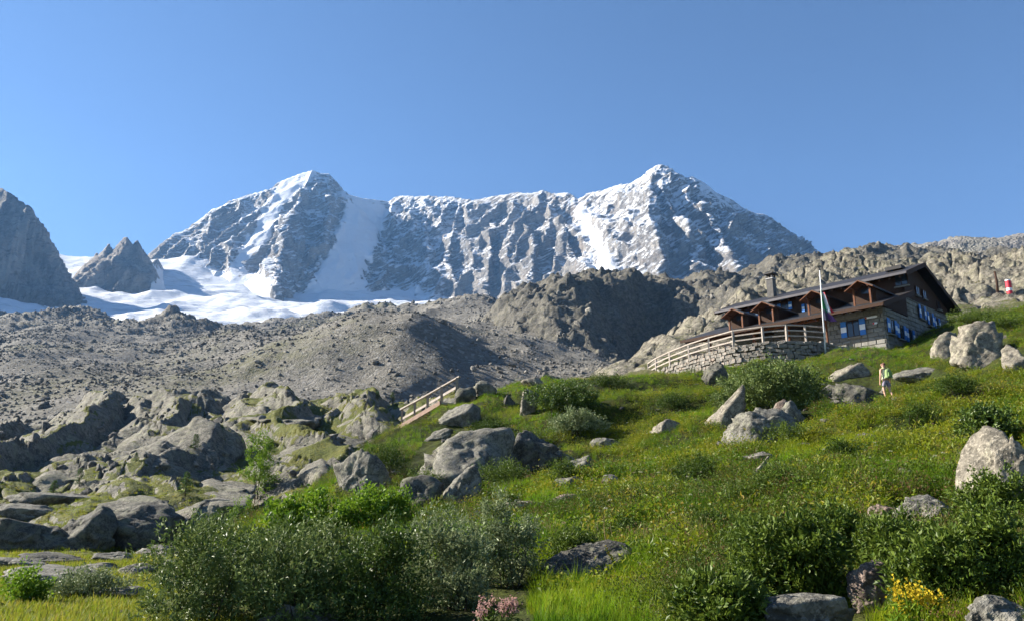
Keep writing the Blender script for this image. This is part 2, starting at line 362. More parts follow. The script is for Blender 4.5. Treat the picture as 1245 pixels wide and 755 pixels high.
m = M('mountain_rock'); co = m.coord()
tilt = m.mapping(co, (1, 1, 1), (0, .55, 0))                      # strata dip to the left
a = m.noise(co, .006, 8, .62); b = m.noise(m.mapping(co, (1, 1, .3)), .03, 8, .7); c = m.noise(co, .16, 5, .7)
s1 = m.noise(m.mapping(tilt, (.25, .6, 2.4)), .05, 8, .72); s2 = m.noise(m.mapping(tilt, (.5, .8, 2.0)), .16, 6, .7)
col = m.mix(m.ramp(a, [(.35, 0), (.65, 1)]), (.24, .225, .205), (.41, .378, .335))
col = m.mix(m.math('MULTIPLY', m.ramp(b, [(.42, 1), (.54, 0)]), .6), col, (.085, .082, .08))
col = m.mix(m.math('MULTIPLY', m.ramp(s1, [(.40, 1), (.47, 0)]), .55), col, (.07, .068, .066))
col = m.mix(m.math('MULTIPLY', m.ramp(m.noise(co, .011, 5, .6), [(.52, 0), (.68, 1)]), .5), col, (.29, .225, .165))
col = m.mix(m.math('MULTIPLY', m.ramp(c, [(.52, 0), (.66, 1)]), .45), col, (.36, .345, .33))
sn = m.attr('snow')
sf = m.math('ADD', m.math('MULTIPLY', m.math('SUBTRACT', s1, .5), 2.0), m.math('MULTIPLY', m.math('SUBTRACT', s2, .5), 1.3))
smk = m.ramp(m.math('ADD', sn, sf), [(.50, 0), (.66, 1)])
col = m.mix(smk, col, (.60, .62, .66))
h = m.math('ADD', m.math('MULTIPLY', s1, 1.), m.math('ADD', m.math('MULTIPLY', b, .8), m.math('MULTIPLY', s2, .5))); h = m.mix(m.math('MULTIPLY', smk, .75), h, (.6, .6, .6))
m.bsdf(col, .85, m.bump(h, 1., 14.), .15)
MAT_MTN = m.m
sheet('mountain', MX, MY, MZ, MAT_MTN, {'snow': snow}, 'grey rock mountain ridge streaked with snow under blue sky')

# ------------------------------------------------------------ glacier
G = RBF([(-150, 380, 1150), (-150, 350, 1500), (0, 352, 1420), (40, 372, 1350), (95, 347, 1800), (160, 345, 1980), (185, 322, 2230), (240, 318, 2300), (270, 335, 2230), (300, 343, 2180), (335, 366, 2000), (385, 352, 2200), (450, 350, 2280), (540, 366, 2220), (650, 372, 2200),
         (0, 388, 1000), (120, 398, 950), (255, 404, 900), (330, 398, 950), (420, 390, 1050), (560, 390, 1150), (680, 385, 1200),
         (130, 362, 1560), (200, 366, 1560), (200, 384, 1220), (300, 361, 1700), (300, 380, 1250), (360, 379, 1420), (430, 372, 1750), (500, 373, 1700), (-150, 420, 850), (700, 410, 950), (300, 425, 850)])
GX, GY = grid(-.76, .16, 280, 880, 2330, 140)
GZ = G(GX, GY) + fbm(GX / 160, GY / 160, 4, .5, 81) * 9 + rdg((GX * .9 + GY * .25) / 190, GY / 420, 3, .45, 83) * 9 - 8 + fbm(GX / 30, GY / 30, 3, .5, 85) * 1.6
gp = P(398, 372, 1500); GZ += 24 * np.exp(-(((GX - gp.x) / 40) ** 2 + ((GY - gp.y) / 55) ** 2))
m = M('glacier_snow'); co = m.coord()
cr = m.ramp(m.noise(m.mapping(co, (.5, 1.6, 1), (0, 0, .25)), .016, 7, .62), [(.58, 0), (.66, 1)])
col = m.mix(m.ramp(m.noise(co, .004, 5, .6), [(.35, 0), (.65, 1)]), (.52, .545, .59), (.60, .615, .64))
col = m.mix(m.math('MULTIPLY', cr, .8), col, (.30, .33, .36)); col = m.mix(m.math('MULTIPLY', m.ramp(m.noise(m.mapping(co, (.35, 1.2, 1), (0, 0, -.3)), .03, 7, .7), [(.56, 0), (.62, 1)]), .45), col, (.34, .34, .34))
m.bsdf(col, .7, m.bump(m.noise(m.mapping(co, (.6, 1.3, 1), (0, 0, .2)), .05, 7, .65), .8, 6.), .3)
sheet('glacier', GX, GY, GZ, m.m, None, 'white glacier at the foot of the mountain wall')

# ------------------------------------------------------------ moraine
def polyd(X, Y, pts):
    d0 = np.full(X.shape, 1e4); tt = np.zeros(X.shape); n = len(pts) - 1
    for i in range(n):
        (x0, y0), (x1, y1) = pts[i], pts[i + 1]; dx, dy = x1 - x0, y1 - y0
        t = np.clip(((X - x0) * dx + (Y - y0) * dy) / (dx * dx + dy * dy), 0, 1); d = np.hypot(X - x0 - t * dx, Y - y0 - t * dy)
        tt = np.where(d < d0, (i + t) / n, tt); d0 = np.minimum(d, d0)
    return d0, tt
def mounds(X, Y, Z, lines, width, hgt):
    for ln in lines:
        c = [(P(*p).x, P(*p).y) for p in ln]; d, t = polyd(X, Y, c)
        wv = width * (1 + .3 * n2(X / 40, Y / 40, 5)); Z = Z + hgt * np.exp(-(d / wv) ** 1.5) * sm(-.05, .45, t) * (.5 + .5 * (1 - t) ** .5)
    return Z
MO = RBF([(-200, 590, 120), (0, 570, 122), (140, 520, 140), (320, 510, 145), (480, 515, 145), (620, 510, 150), (760, 500, 150), (0, 500, 215), (150, 480, 215), (330, 478, 205), (480, 478, 205), (620, 470, 215), (740, 464, 220),
          (-200, 470, 320), (0, 450, 340), (200, 440, 360), (400, 440, 310), (560, 445, 275), (660, 440, 285), (725, 448, 270), (0, 405, 560), (200, 412, 520), (300, 412, 500), (420, 405, 520), (560, 405, 430), (640, 412, 380),
          (-200, 388, 800), (0, 392, 790), (60, 393, 770), (105, 388, 760), (160, 403, 680), (205, 405, 620), (240, 409, 640), (300, 401, 700), (400, 390, 760), (500, 382, 700), (560, 378, 600), (590, 371, 560), (640, 387, 470), (690, 415, 360), (733, 446, 300), (770, 470, 280),
          (-200, 410, 980), (0, 415, 980), (205, 432, 900), (400, 410, 950), (590, 400, 760), (700, 450, 520), (790, 500, 380)])
OX, OY = grid(-.78, .2, 540, 118, 960, 300)
OZ = MO(OX, OY)
OZ = mounds(OX, OY, OZ, [[(480, 396, 470), (497, 430, 310), (500, 460, 235), (496, 478, 205)]], 30, 22)
OZ = mounds(OX, OY, OZ, [[(585, 392, 460), (650, 412, 400), (700, 436, 330), (735, 452, 280)]], 24, 7)
OZ = mounds(OX, OY, OZ, [[(205, 395, 630), (270, 420, 470), (318, 448, 320), (338, 470, 220)], [(60, 400, 640), (20, 440, 400), (-20, 500, 240)], [(340, 400, 600), (400, 440, 320), (420, 475, 210)], [(100, 470, 260), (40, 500, 190)]], 24, 8)
for px, py, Y0, rr, hh in ((102, 385, 760, 34, 22), (72, 392, 700, 26, 12), (120, 398, 640, 26, 14), (205, 402, 620, 30, 20), (232, 408, 600, 22, 12), (150, 402, 660, 22, 9), (0, 386, 790, 50, 14), (330, 392, 720, 40, 8), (470, 383, 680, 40, 12), (560, 378, 600, 42, 14), (592, 370, 550, 26, 12), (430, 388, 700, 30, 8), (30, 392, 720, 24, 8)):
    c = P(px, py, Y0); d = np.hypot(OX - c.x, (OY - c.y) * .7); OZ += .5 * hh * np.exp(-(d / rr) ** 2) * (1 + .5 * fbm(OX / 14, OY / 14, 4, .6, int(px)))
upper = sm(440, 640, OY)
OZ += fbm(OX / 75, OY / 75, 4, .5, 101) * 4.2 + (rdg(OX / 55, OY / 60, 3, .5, 103) - .7) * (1.2 + 2.6 * upper) + fbm(OX / 9, OY / 11, 3, .55, 105) * (.28 + .6 * upper)
d1, d2, idv = worley(OX / 7, OY / 7, 3); OZ += np.sqrt(np.clip(.36 - d1 * d1, 0, 1)) * 1.2 * (idv > .75) * (.15 + .9 * upper)
m = M('moraine_debris'); co = m.coord()
v1 = m.vor(co, 1.1, 'F1', 'Color'); sv = m.n('ShaderNodeSeparateColor'); m.l(v1, sv.inputs[0])
v2 = m.vor(co, .22, 'F1', 'Color'); sv2 = m.n('ShaderNodeSeparateColor'); m.l(v2, sv2.inputs[0])
base = m.mix(m.ramp(m.noise(co, .016, 5, .6), [(.35, 0), (.65, 1)]), (.135, .125, .105), (.185, .173, .15))
col = m.mix(m.math('MULTIPLY', m.ramp(sv.outputs[0], [(.3, 1), (.5, 0)]), .5), base, (.09, .088, .075))
col = m.mix(m.math('MULTIPLY', m.ramp(sv.outputs[1], [(.8, 0), (.9, 1)]), .6), col, (.29, .275, .25))
gm = m.math('MULTIPLY', m.ramp(m.noise(co, .012, 6, .65), [(.5, 0), (.62, 1)]), m.ramp(m.noise(co, .3, 5, .7), [(.35, 0), (.6, 1)]))
col = m.mix(m.math('MULTIPLY', gm, .7), col, (.115, .115, .055))
hh = m.math('ADD', m.noise(co, .9, 6, .7), m.math('MULTIPLY', m.vor(co, 1.7), -.35))
m.bsdf(col, .92, m.bump(hh, 1., .9), .15)
sheet('moraine', OX, OY, OZ, m.m, None, 'grey moraine slope of rubble below the glacier')

# ------------------------------------------------------------ dark cliff and the shoulder running right behind the hut
HU = RBF([(560, 415, 470), (600, 380, 450), (640, 354, 425), (690, 342, 412), (740, 335, 425), (800, 339, 440), (850, 340, 440), (880, 337, 440), (920, 324, 445), (960, 315, 455), (1000, 310, 460), (1040, 305, 470), (1090, 302, 480), (1150, 306, 480), (1245, 310, 480), (1400, 310, 480),
          (640, 372, 400), (690, 356, 385), (730, 350, 392), (690, 374, 362), (686, 402, 342), (700, 430, 322), (740, 452, 300), (650, 420, 345), (600, 440, 350),
          (765, 352, 408), (765, 380, 402), (770, 410, 396), (775, 440, 385), (820, 358, 412), (820, 385, 404), (820, 415, 395), (850, 370, 405), (850, 400, 370), (870, 430, 340), (900, 350, 400), (900, 390, 350), (960, 335, 410), (960, 380, 330), (1040, 320, 420), (1040, 380, 320), (1245, 330, 400), (1245, 390, 300), (1400, 330, 400), (1400, 400, 300),
          (800, 475, 300), (900, 480, 270), (1040, 470, 250), (1245, 460, 240), (600, 480, 260), (720, 490, 250),
          (600, 420, 560), (740, 375, 540), (880, 375, 560), (1040, 350, 580), (1245, 345, 580)])
UX, UY = grid(-.08, .70, 540, 245, 560, 310)
wxx = fbm(UX / 40, UY / 40, 3, .5, 7) * 8; wyy = fbm(UX / 40, UY / 40, 3, .5, 8) * 8
UZ = HU(UX + wxx, UY + wyy)
UZ += (rdg(UX / 34, UY / 40, 4, .5, 121) - .75) * 4 + fbm(UX / 9, UY / 9, 4, .5, 123) * 1.1
d1, d2, idv = worley((UX + wxx * .5) / 15, UY / 15, 6); UZ += (idv - .5) * 5.0 * sm(.02, .22, d2 - d1)
d1, d2, idv = worley(UX / 5.5, (UY + UX * .3) / 5.5, 8); UZ += np.sqrt(np.clip(.3 - d1 * d1, 0, 1)) * 1.6 * (idv > .5)
d1, d2, idv = worley((UX + wxx * .4) / 3.4, (UY + UX * .5) / 3.8, 9); UZ += (idv - .5) * 1.5 * sm(.02, .25, d2 - d1) - .5 * (1 - sm(0, .12, d2 - d1)) + fbm(UX / 2.6, UY / 2.6, 2, .55, 125) * .35
nzu = normz(UX, UY, UZ)[0]; PXu, PYu = pix(UX, UY, UZ)
gu = sm(.80, .93, nzu) * .55 + fbm(UX / 30, UY / 30, 3, .5, 9) * .2 - .12
MAT_HUMP = mat_rock('cliff_rock', (.21, .195, .16), (.105, .098, .082), .25, (.20, .185, .12), .45, ((.10, .095, .05), (.13, .115, .07)), .9, 1.2)
sheet('cliff', UX, UY, UZ, MAT_HUMP, {'grass': gu}, 'dark rock cliff and shoulder behind the hut')

# ------------------------------------------------------------ far scree above the rocks on the right
FS = RBF([(1000, 318, 560), (1040, 310, 560), (1090, 300, 600), (1110, 299, 620), (1160, 293, 660), (1200, 291, 660), (1245, 288, 660), (1400, 276, 660), (1000, 345, 480), (1245, 330, 480), (1400, 325, 480), (1000, 370, 400), (1245, 380, 350), (1400, 380, 350), (1040, 360, 800), (1245, 340, 850), (1400, 330, 850)])
SX, SY = grid(.36, .78, 180, 340, 820, 110)
SZ = FS(SX, SY) + fbm(SX / 50, SY / 50, 5, .55, 131) * 3.5
d1, d2, idv = worley(SX / 5, SY / 5, 12); SZ += np.sqrt(np.clip(.3 - d1 * d1, 0, 1)) * 2.6 * (idv > .7)
m = M('scree_debris'); co = m.coord()
sv = m.n('ShaderNodeSeparateColor'); m.l(m.vor(co, .4, 'F1', 'Color'), sv.inputs[0])
col = m.mix(sv.outputs[0], (.15, .142, .13), (.23, .217, .20)); col = m.mix(m.math('MULTIPLY', m.ramp(m.noise(co, .03, 5, .6), [(.45, 0), (.65, 1)]), .5), col, (.19, .185, .14))
m.bsdf(col, .92, m.bump(m.vor(co, .5), 1., -1.5), .15)
sheet('scree_slope', SX, SY, SZ, m.m, None, 'pale grey scree slope on the right skyline')

# ------------------------------------------------------------ rounded rocks behind the hut
BK = RBF([(690, 480, 66), (730, 468, 70), (760, 455, 74), (800, 430, 80), (832, 410, 86), (880, 385, 96), (925, 360, 108), (955, 345, 122), (985, 335, 132), (1020, 325, 140), (1060, 326, 142), (1100, 326, 142), (1150, 325, 142), (1200, 326, 138), (1245, 326, 132), (1400, 310, 132),
          (690, 510, 55), (760, 500, 54), (860, 490, 54), (1000, 470, 56), (1100, 440, 58), (1180, 410, 56), (1245, 400, 54), (1400, 390, 50),
          (800, 455, 68), (860, 440, 72), (900, 430, 76), (1000, 420, 82), (1100, 395, 84), (1165, 380, 76), (1245, 372, 70), (1400, 360, 64), (930, 400, 88), (980, 385, 95), (1060, 370, 104), (1150, 352, 104), (1200, 350, 96), (1245, 350, 92), (1400, 340, 90), (980, 360, 112), (1060, 345, 122),
          (690, 530, 95), (800, 500, 115), (900, 440, 150), (1000, 400, 185), (1100, 400, 190), (1245, 400, 190), (1400, 390, 190)])
KX, KY = grid(.05, .78, 500, 54, 185, 280)
wxx = fbm(KX / 12, KY / 12, 3, .5, 15) * 2.4; wyy = fbm(KX / 12, KY / 12, 3, .5, 16) * 2.4
KZ = BK(KX, KY)
kamp = sm(66, 90, KY) * .85 + .15
d1, d2, idv = worley((KX + wxx) / 11, (KY + wyy) / 13, 21); KZ += kamp * (np.sqrt(np.clip(.75 - d1 * d1, 0, 1)) * 6.5 - 3.5) * (.45 + .75 * idv)
d1, d2, idv = worley((KX + wxx * .6) / 4.6, (KY + wyy * .6) / 5.2, 22); KZ += kamp * (np.sqrt(np.clip(.7 - d1 * d1, 0, 1)) * 2.1 - 1.0) * (.3 + idv)
KZ += kamp * (fbm(KX / 3, KY / 3, 4, .55, 27) * .35 + (rdg((KX + KY * .6) / 5, (KY - KX * .6) / 14, 3, .5, 29) - .6) * .8)
d1, d2, idv = worley((KX + wxx) / 3.4, (KY + wyy) / 3.8, 24); KZ += kamp * ((idv - .5) * .9 * sm(.03, .2, d2 - d1) - .75 * (1 - sm(0, .14, d2 - d1)))
nzk = normz(KX, KY, KZ)[0]
gk = sm(.72, .92, nzk) * .62 + fbm(KX / 9, KY / 9, 3, .5, 19) * .25 - .12 + .5 * sm(78, 62, KY)
MAT_BACK = mat_rock('granite_pale', (.31, .28, .22), (.14, .128, .10), .55, (.36, .34, .22), .45, ((.085, .10, .03), (.14, .12, .05)), .8, .5)
BACK = sheet('rocky_slope', KX, KY, KZ, MAT_BACK, {'grass': gk}, 'pale rounded granite rocks rising behind the hut')
# ------------------------------------------------------------ slabs and turf on the left, falling to the meadow
LF = RBF([(-250, 755, 9.5), (0, 755, 9.2), (150, 755, 9), (300, 755, 8.5), (500, 780, 8.5), (-200, 700, 17), (0, 700, 17), (150, 690, 19), (300, 685, 20), (450, 690, 20), (650, 690, 22), (-200, 645, 32), (0, 648, 31), (120, 644, 33), (200, 645, 33), (300, 640, 35), (450, 640, 36), (650, 620, 40),
          (-200, 590, 50), (0, 592, 50), (150, 592, 50), (250, 592, 49), (330, 600, 46), (420, 605, 44), (560, 600, 50), (0, 545, 75), (-200, 545, 75), (150, 545, 74), (250, 530, 80), (300, 548, 68), (400, 535, 74), (480, 530, 78), (560, 540, 74), (700, 540, 76),
          (-200, 535, 98), (0, 533, 98), (60, 512, 102), (140, 485, 110), (200, 492, 106), (260, 486, 112), (320, 477, 118), (400, 484, 118), (480, 490, 118), (560, 492, 118), (700, 500, 116),
          (-200, 570, 128), (0, 565, 128), (140, 520, 140), (320, 510, 148), (480, 515, 148), (700, 525, 145)])
LX, LY = grid(-.78, .08, 600, 7, 150, 370, left=-1.6)
def left_detail(X, Y):
    a = sm(20, 34, Y); s1 = sm(14, 90, Y)
    wx = fbm(X / 16, Y / 16, 3, .5, 33) * 3.2; wy = fbm(X / 16, Y / 16, 3, .5, 34) * 3.2
    p = (X * .94 + Y * .34 + wx) ; q = (-X * .34 + Y * .94 + wy)
    def saw(v, sharp): f = v % 1; return np.where(f < sharp, f / sharp, (1 - f) / (1 - sharp)) - .5
    z = a * (.25 + .75 * s1) * (saw(p / 11 + .35 * n2(X / 22, Y / 30, 37), .70) * 2.5 + saw(p / 4.3 + .5 * n2(X / 9, Y / 15, 38), .64) * .9)
    d1, d2, idv = worley(p / 4.2, q / 9.5, 31); z += a * (np.sqrt(np.clip(.8 - d1 * d1, 0, 1)) * 1.7 - 1.0) * (.3 + idv) * (.3 + .7 * s1)
    d1, d2, idv = worley(p / 1.6, q / 3.4, 32); z += a * (np.sqrt(np.clip(.75 - d1 * d1, 0, 1)) * .3 - .16) * (.3 + idv)
    d1, d2, idv = worley(p / 2.6, q / 6.0, 41); z += a * ((idv - .5) * .5 * sm(.02, .2, d2 - d1) - .28 * (1 - sm(0, .10, d2 - d1))) * (.4 + .6 * s1)
    z += fbm(X / 2.2, Y / 2.2, 4, .55, 35) * (.05 + .16 * a)
    z += fbm(X / 7, Y / 7, 3, .5, 36) * .35 * a
    return z
LZ = LF(LX, LY) + left_detail(LX, LY)
nzl = normz(LX, LY, LZ)[0]; PXl, PYl = pix(LX, LY, LZ)
gl = sm(.70, .95, nzl) * .66 + fbm(LX / 8, LY / 8, 3, .5, 39) * .46 + .24 + .55 * sm(26, 16, LY) - .5 * sm(80, 112, LY) * (PXl < 300)
for px, py, rx, ry, v in ((150, 545, 130, 40, -.55), (80, 640, 110, 26, -.25), (150, 690, 150, 14, .35), (260, 640, 60, 22, .4), (380, 520, 70, 14, .3), (400, 550, 80, 10, .25), (170, 560, 60, 12, .3), (60, 600, 60, 8, .1)):
    gl = gl + v * np.exp(-((PXl - px) / rx) ** 2 - ((PYl - py) / ry) ** 2)
MAT_SLAB = mat_rock('granite_slab', (.26, .24, .19), (.125, .118, .095), .6, (.235, .235, .15), .55, ((.07, .085, .009), (.125, .12, .018)), .8, .35, True, (1, 1, 1))
LEFT = sheet('rock_slope', LX, LY, LZ, MAT_SLAB, {'grass': gl}, 'grey granite slabs with turf patches below the moraine')

# ------------------------------------------------------------ near hillside
NPTS = [(-300, 800, 8.5), (0, 790, 9), (150, 765, 8.6), (300, 765, 6.5), (500, 770, 5.3), (700, 765, 5), (900, 762, 4.6), (1100, 760, 4.2), (1245, 755, 3.9), (1450, 740, 3.6),
        (600, 1100, 1.6), (200, 1100, 1.8), (1000, 1050, 1.6), (1300, 1000, 1.6), (0, 1050, 2.2), (600, 2000, .7),
        (180, 725, 12), (300, 700, 12), (420, 690, 11), (560, 690, 10.5), (660, 690, 10), (740, 695, 9.5), (860, 690, 8), (1000, 690, 6.6), (1130, 690, 5.8), (1245, 670, 5.6), (1450, 640, 5.2),
        (330, 650, 18), (420, 620, 20), (520, 612, 19), (640, 605, 18), (740, 625, 14.5), (820, 640, 12.5), (900, 640, 11), (1000, 625, 10), (1090, 625, 9), (1180, 610, 9), (1245, 590, 9.5), (1450, 540, 9),
        (400, 592, 27), (460, 580, 28), (560, 580, 25), (660, 565, 26), (760, 560, 24), (860, 560, 21), (960, 550, 19), (1060, 545, 18), (1160, 530, 18), (1245, 510, 19), (1450, 450, 18),
        (440, 555, 38), (500, 535, 40), (560, 520, 38), (620, 515, 37), (700, 525, 34), (780, 510, 34), (880, 505, 31), (960, 500, 31), (1020, 490, 34), (1080, 487, 36.5), (1160, 460, 35), (1245, 440, 32), (1450, 380, 30),
        (490, 528, 48), (530, 502, 49), (570, 488, 49), (600, 478, 50), (650, 470, 51), (720, 464, 52), (780, 463, 53), (840, 462, 52), (920, 452, 51), (1000, 436, 54), (1060, 430, 56), (1100, 424, 56), (1140, 408, 56), (1165, 392, 57), (1200, 390, 50), (1245, 385, 47), (1450, 340, 45),
        (800, 470, 60), (900, 466, 62), (1000, 452, 66), (1100, 425, 68), (1180, 395, 68), (1245, 392, 62), (1450, 370, 60),
        (430, 600, 60), (500, 580, 66), (570, 545, 66), (650, 520, 68), (740, 515, 70), (850, 515, 78), (1000, 505, 80), (1150, 470, 80), (1300, 440, 80), (350, 640, 40), (250, 690, 24), (100, 740, 15), (-200, 740, 14), (300, 660, 30)]
NR = RBF(NPTS)
def near_z(X, Y):
    X = np.asarray(X, float); Y = np.asarray(Y, float)
    z = NR(X, Y); f = sm(1.5, 9, Y)
    z = z + f * (fbm(X / 6, Y / 6, 3, .5, 141) * (.28 + .3 * sm(12, 25, Y)) + fbm(X / 1.7, Y / 1.7, 3, .5, 143) * (.09 + .07 * sm(9, 18, Y)))
    z = z + (rdg(X / 11, Y / 11, 2, .5, 145) - .6) * .35 * sm(9, 25, Y)
    return z
NX, NY = grid(-.72, .85, 470, 1.0, 78, 350, left=-2.2, right=2.6)
NZ = near_z(NX, NY)
PXn, PYn = pix(NX, NY, NZ)
m = M('hillside_turf'); co = m.coord()
a = m.noise(co, .35, 5, .6); b = m.noise(co, 3.5, 6, .7); c = m.noise(co, 22, 3, .7)
col = m.mix(m.ramp(a, [(.35, 0), (.65, 1)]), (.03, .045, .008), (.06, .07, .012))  # dark ground tone stands in for shade in the gaps between plants
col = m.mix(m.ramp(b, [(.38, .75), (.58, 0)]), col, (.016, .015, .007))
col = m.mix(m.math('MULTIPLY', m.ramp(c, [(.5, 0), (.7, 1)]), .5), col, (.08, .085, .016))
m.bsdf(col, .95, m.bump(m.math('ADD', b, m.math('MULTIPLY', c, .4)), 1., .12), .1)
NEAR = sheet('hillside', NX, NY, NZ, m.m, None, 'green alpine hillside in the foreground')
from mathutils import Euler
# ------------------------------------------------------------ mesh builder for made things
class MB:
    def __init__(self): self.v = []; self.f = []
    def add(self, vs, fs):
        k = len(self.v); self.v += [tuple(v) for v in vs]; self.f += [tuple(i + k for i in f) for f in fs]; return self
    def box(self, c, s, M_=None, jit=0, bev=0):
        x, y, z = (q / 2 for q in s); vs = []
        for sx_ in (-1, 1):
            for sy_ in (-1, 1):
                for sz_ in (-1, 1):
                    v = Vector((sx_ * x, sy_ * y, sz_ * z))
                    if jit: v += Vector((random.uniform(-jit, jit), random.uniform(-jit, jit), random.uniform(-jit, jit)))
                    if M_: v = M_ @ v
                    vs.append(v + Vector(c))
        return self.add(vs, [(0, 1, 3, 2), (4, 6, 7, 5), (0, 4, 5, 1), (2, 3, 7, 6), (0, 2, 6, 4), (1, 5, 7, 3)])
    def beam(self, a, b, w_, h_, up=(0, 0, 1)):
        a, b = Vector(a), Vector(b); d = b - a; L = d.length; x = d.normalized(); y = Vector(up).cross(x).normalized(); z = x.cross(y)
        return self.box((a + b) / 2, (L, w_, h_), Matrix((x, y, z)).transposed())
    def prism(self, poly, axis, t0, t1):
        """extrude a 2-D outline: axis 'x' -> outline in (y,z); 'y' -> (x,z); 'z' -> (x,y)"""
        def mk(p, t): return {'x': (t, p[0], p[1]), 'y': (p[0], t, p[1]), 'z': (p[0], p[1], t)}[axis]
        n = len(poly); vs = [mk(p, t0) for p in poly] + [mk(p, t1) for p in poly]
        return self.add(vs, [tuple(range(n)), tuple(range(2 * n - 1, n - 1, -1))] + [(i, i + n, (i + 1) % n + n, (i + 1) % n) for i in range(n)])
    def tube(self, pts, rad, n=6, cap=True):
        pts = [Vector(p) for p in pts]; rs = rad if isinstance(rad, (list, tuple)) else [rad] * len(pts); vs = []; fs = []
        for i, p in enumerate(pts):
            d = (pts[min(i + 1, len(pts) - 1)] - pts[max(i - 1, 0)]).normalized(); a = d.orthogonal().normalized() if abs(d.z) > .9 else d.cross(Vector((0, 0, 1))).normalized(); b = d.cross(a)
            for k in range(n): t = 2 * math.pi * k / n; vs.append(p + (a * math.cos(t) + b * math.sin(t)) * rs[i])
        for i in range(len(pts) - 1):
            for k in range(n): fs.append((i * n + k, i * n + (k + 1) % n, (i + 1) * n + (k + 1) % n, (i + 1) * n + k))
        if cap: fs += [tuple(range(n - 1, -1, -1)), tuple(range((len(pts) - 1) * n, len(pts) * n))]
        return self.add(vs, fs)
    def mesh(self, name, mat=None, smooth=False):
        me = bpy.data.meshes.new(name); me.from_pydata(self.v, [], self.f)
        bm = bmesh.new(); bm.from_mesh(me); bmesh.ops.recalc_face_normals(bm, faces=bm.faces); bm.to_mesh(me); bm.free()
        if smooth: me.polygons.foreach_set('use_smooth', [True] * len(me.polygons))
        if mat: me.materials.append(mat)
        return me
    def build(self, name, mat, parent=None, smooth=False): return link(name, self.mesh(name, mat, smooth), None, parent)
def empty(name, loc, rz=0., label=None, cat=None, group=None):
    o = bpy.data.objects.new(name, None); COL.objects.link(o); o.location = loc; o.rotation_euler = (0, 0, rz); o.empty_display_size = .3
    return tag(o, label, cat, group)

def mat_wood(name, c1, c2, sc=1., rough=.8, axis=(1, 1, 1)):
    m = M(name); co = m.mapping(m.coord(), axis); a = m.noise(co, 3 * sc, 6, .65, .6); b = m.noise(co, 22 * sc, 4, .6)
    col = m.mix(m.ramp(a, [(.3, 0), (.7, 1)]), c1, c2); col = m.mix(m.math('MULTIPLY', m.ramp(b, [(.4, 1), (.6, 0)]), .5), col, tuple(x * .45 for x in c1))
    m.bsdf(col, rough, m.bump(b, .4, .02), .2); return m.m
def mat_plain(name, c, rough=.6, var=.25, sc=4., metal=0.):
    m = M(name); a = m.noise(m.coord(), sc, 5, .6)
    col = m.mix(m.ramp(a, [(.3, 0), (.7, 1)]), tuple(x * (1 - var) for x in c), tuple(min(1, x * (1 + var)) for x in c)); m.bsdf(col, rough, None, .3, metal); return m.m
W_BROWN = mat_wood('wood_brown', (.034, .015, .008), (.062, .030, .015), 1, .75, (1, 1, 6))
W_ORANGE = mat_wood('wood_orange', (.12, .042, .015), (.18, .066, .024), 1, .6)
W_GREY = mat_wood('wood_weathered', (.31, .265, .225), (.47, .415, .365), 1.2, .85)
W_GREY_SHADE = mat_wood('wood_weathered_shade', (.20, .165, .13), (.30, .26, .21), 1.2, .85)  # darker copy of the weathered wood; stair shade is put into its colour
ROOFM = mat_plain('roof_sheet', (.022, .02, .02), .6, .3, 2)
BLUE = mat_plain('shutter_blue', (.035, .16, .46), .5, .15, 6)
WHITE = mat_plain('paint_white', (.72, .73, .74), .5, .08, 6)
GLASS = M('window_glass'); GLASS.bsdf((.02, .028, .04), .08, None, .6); GLASS = GLASS.m
MORTAR = mat_plain('mortar', (.20, .19, .17), .95, .3, 5)
m = M('hut_stone'); rn = m.rnd(); co = m.coord(); a = m.noise(co, 2.6, 6, .65); isl = m.n('ShaderNodeNewGeometry').outputs['Random Per Island']
col = m.mix(isl, (.165, .157, .137), (.27, .26, .23)); col = m.mix(m.math('MULTIPLY', m.ramp(a, [(.38, 1), (.6, 0)]), .6), col, (.15, .14, .12))
m.bsdf(col, .9, m.bump(m.noise(co, 9, 5, .7), .7, .05), .2); HSTONE = m.m
m = M('terrace_stone'); rn = m.rnd(); co = m.coord(); a = m.noise(co, 3.6, 6, .65)
col = m.mix(rn, (.15, .14, .122), (.32, .298, .265)); col = m.mix(m.math('MULTIPLY', m.ramp(a, [(.38, 1), (.6, 0)]), .65), col, (.16, .15, .13))
col = m.mix(m.math('MULTIPLY', m.ramp(m.noise(co, 1.2, 4, .6), [(.55, 0), (.65, 1)]), .5), col, (.36, .26, .20))
m.bsdf(col, .9, m.bump(m.noise(co, 10, 5, .7), .8, .05), .2); TSTONE = m.m

# ------------------------------------------------------------ mountain hut
TH = .752; HZ = 20.271; HL = 15.7
hut = empty('mountain_hut', (30.922, 61.143, HZ), TH - math.pi / 2, 'stone and brown timber mountain hut with blue and white shutters above the terrace', 'hut')
HM = Matrix.Translation((30.922, 61.143, HZ)) @ Matrix.Rotation(TH - math.pi / 2, 4, 'Z'); HI = HM.inverted()
def on_plane(px, py, axis, val):
    """local hut coordinates where the photo ray meets the plane axis = val"""
    o = HI @ Vector((0, 0, EYE)); d = (HI.to_3x3() @ (P(px, py, 50) - Vector((0, 0, EYE)))); i = 'xyz'.index(axis)
    return o + d * ((val - o[i]) / d[i])
TR = .38; RIDGE_Y, RIDGE_Z = 2.864, 1.51; BACK_Y = 10.13; TL = .335; LE_Y, LE_Z = -6.29, -3.469; OV = .785; AF = -4.37; FLOOR = -6.5
def main_roof(y): return (y + 1.11) * TR if y < RIDGE_Y else RIDGE_Z - (y - RIDGE_Y) * TR
def lean(y): return LE_Z + (y - LE_Y) * TL
random.seed(5)
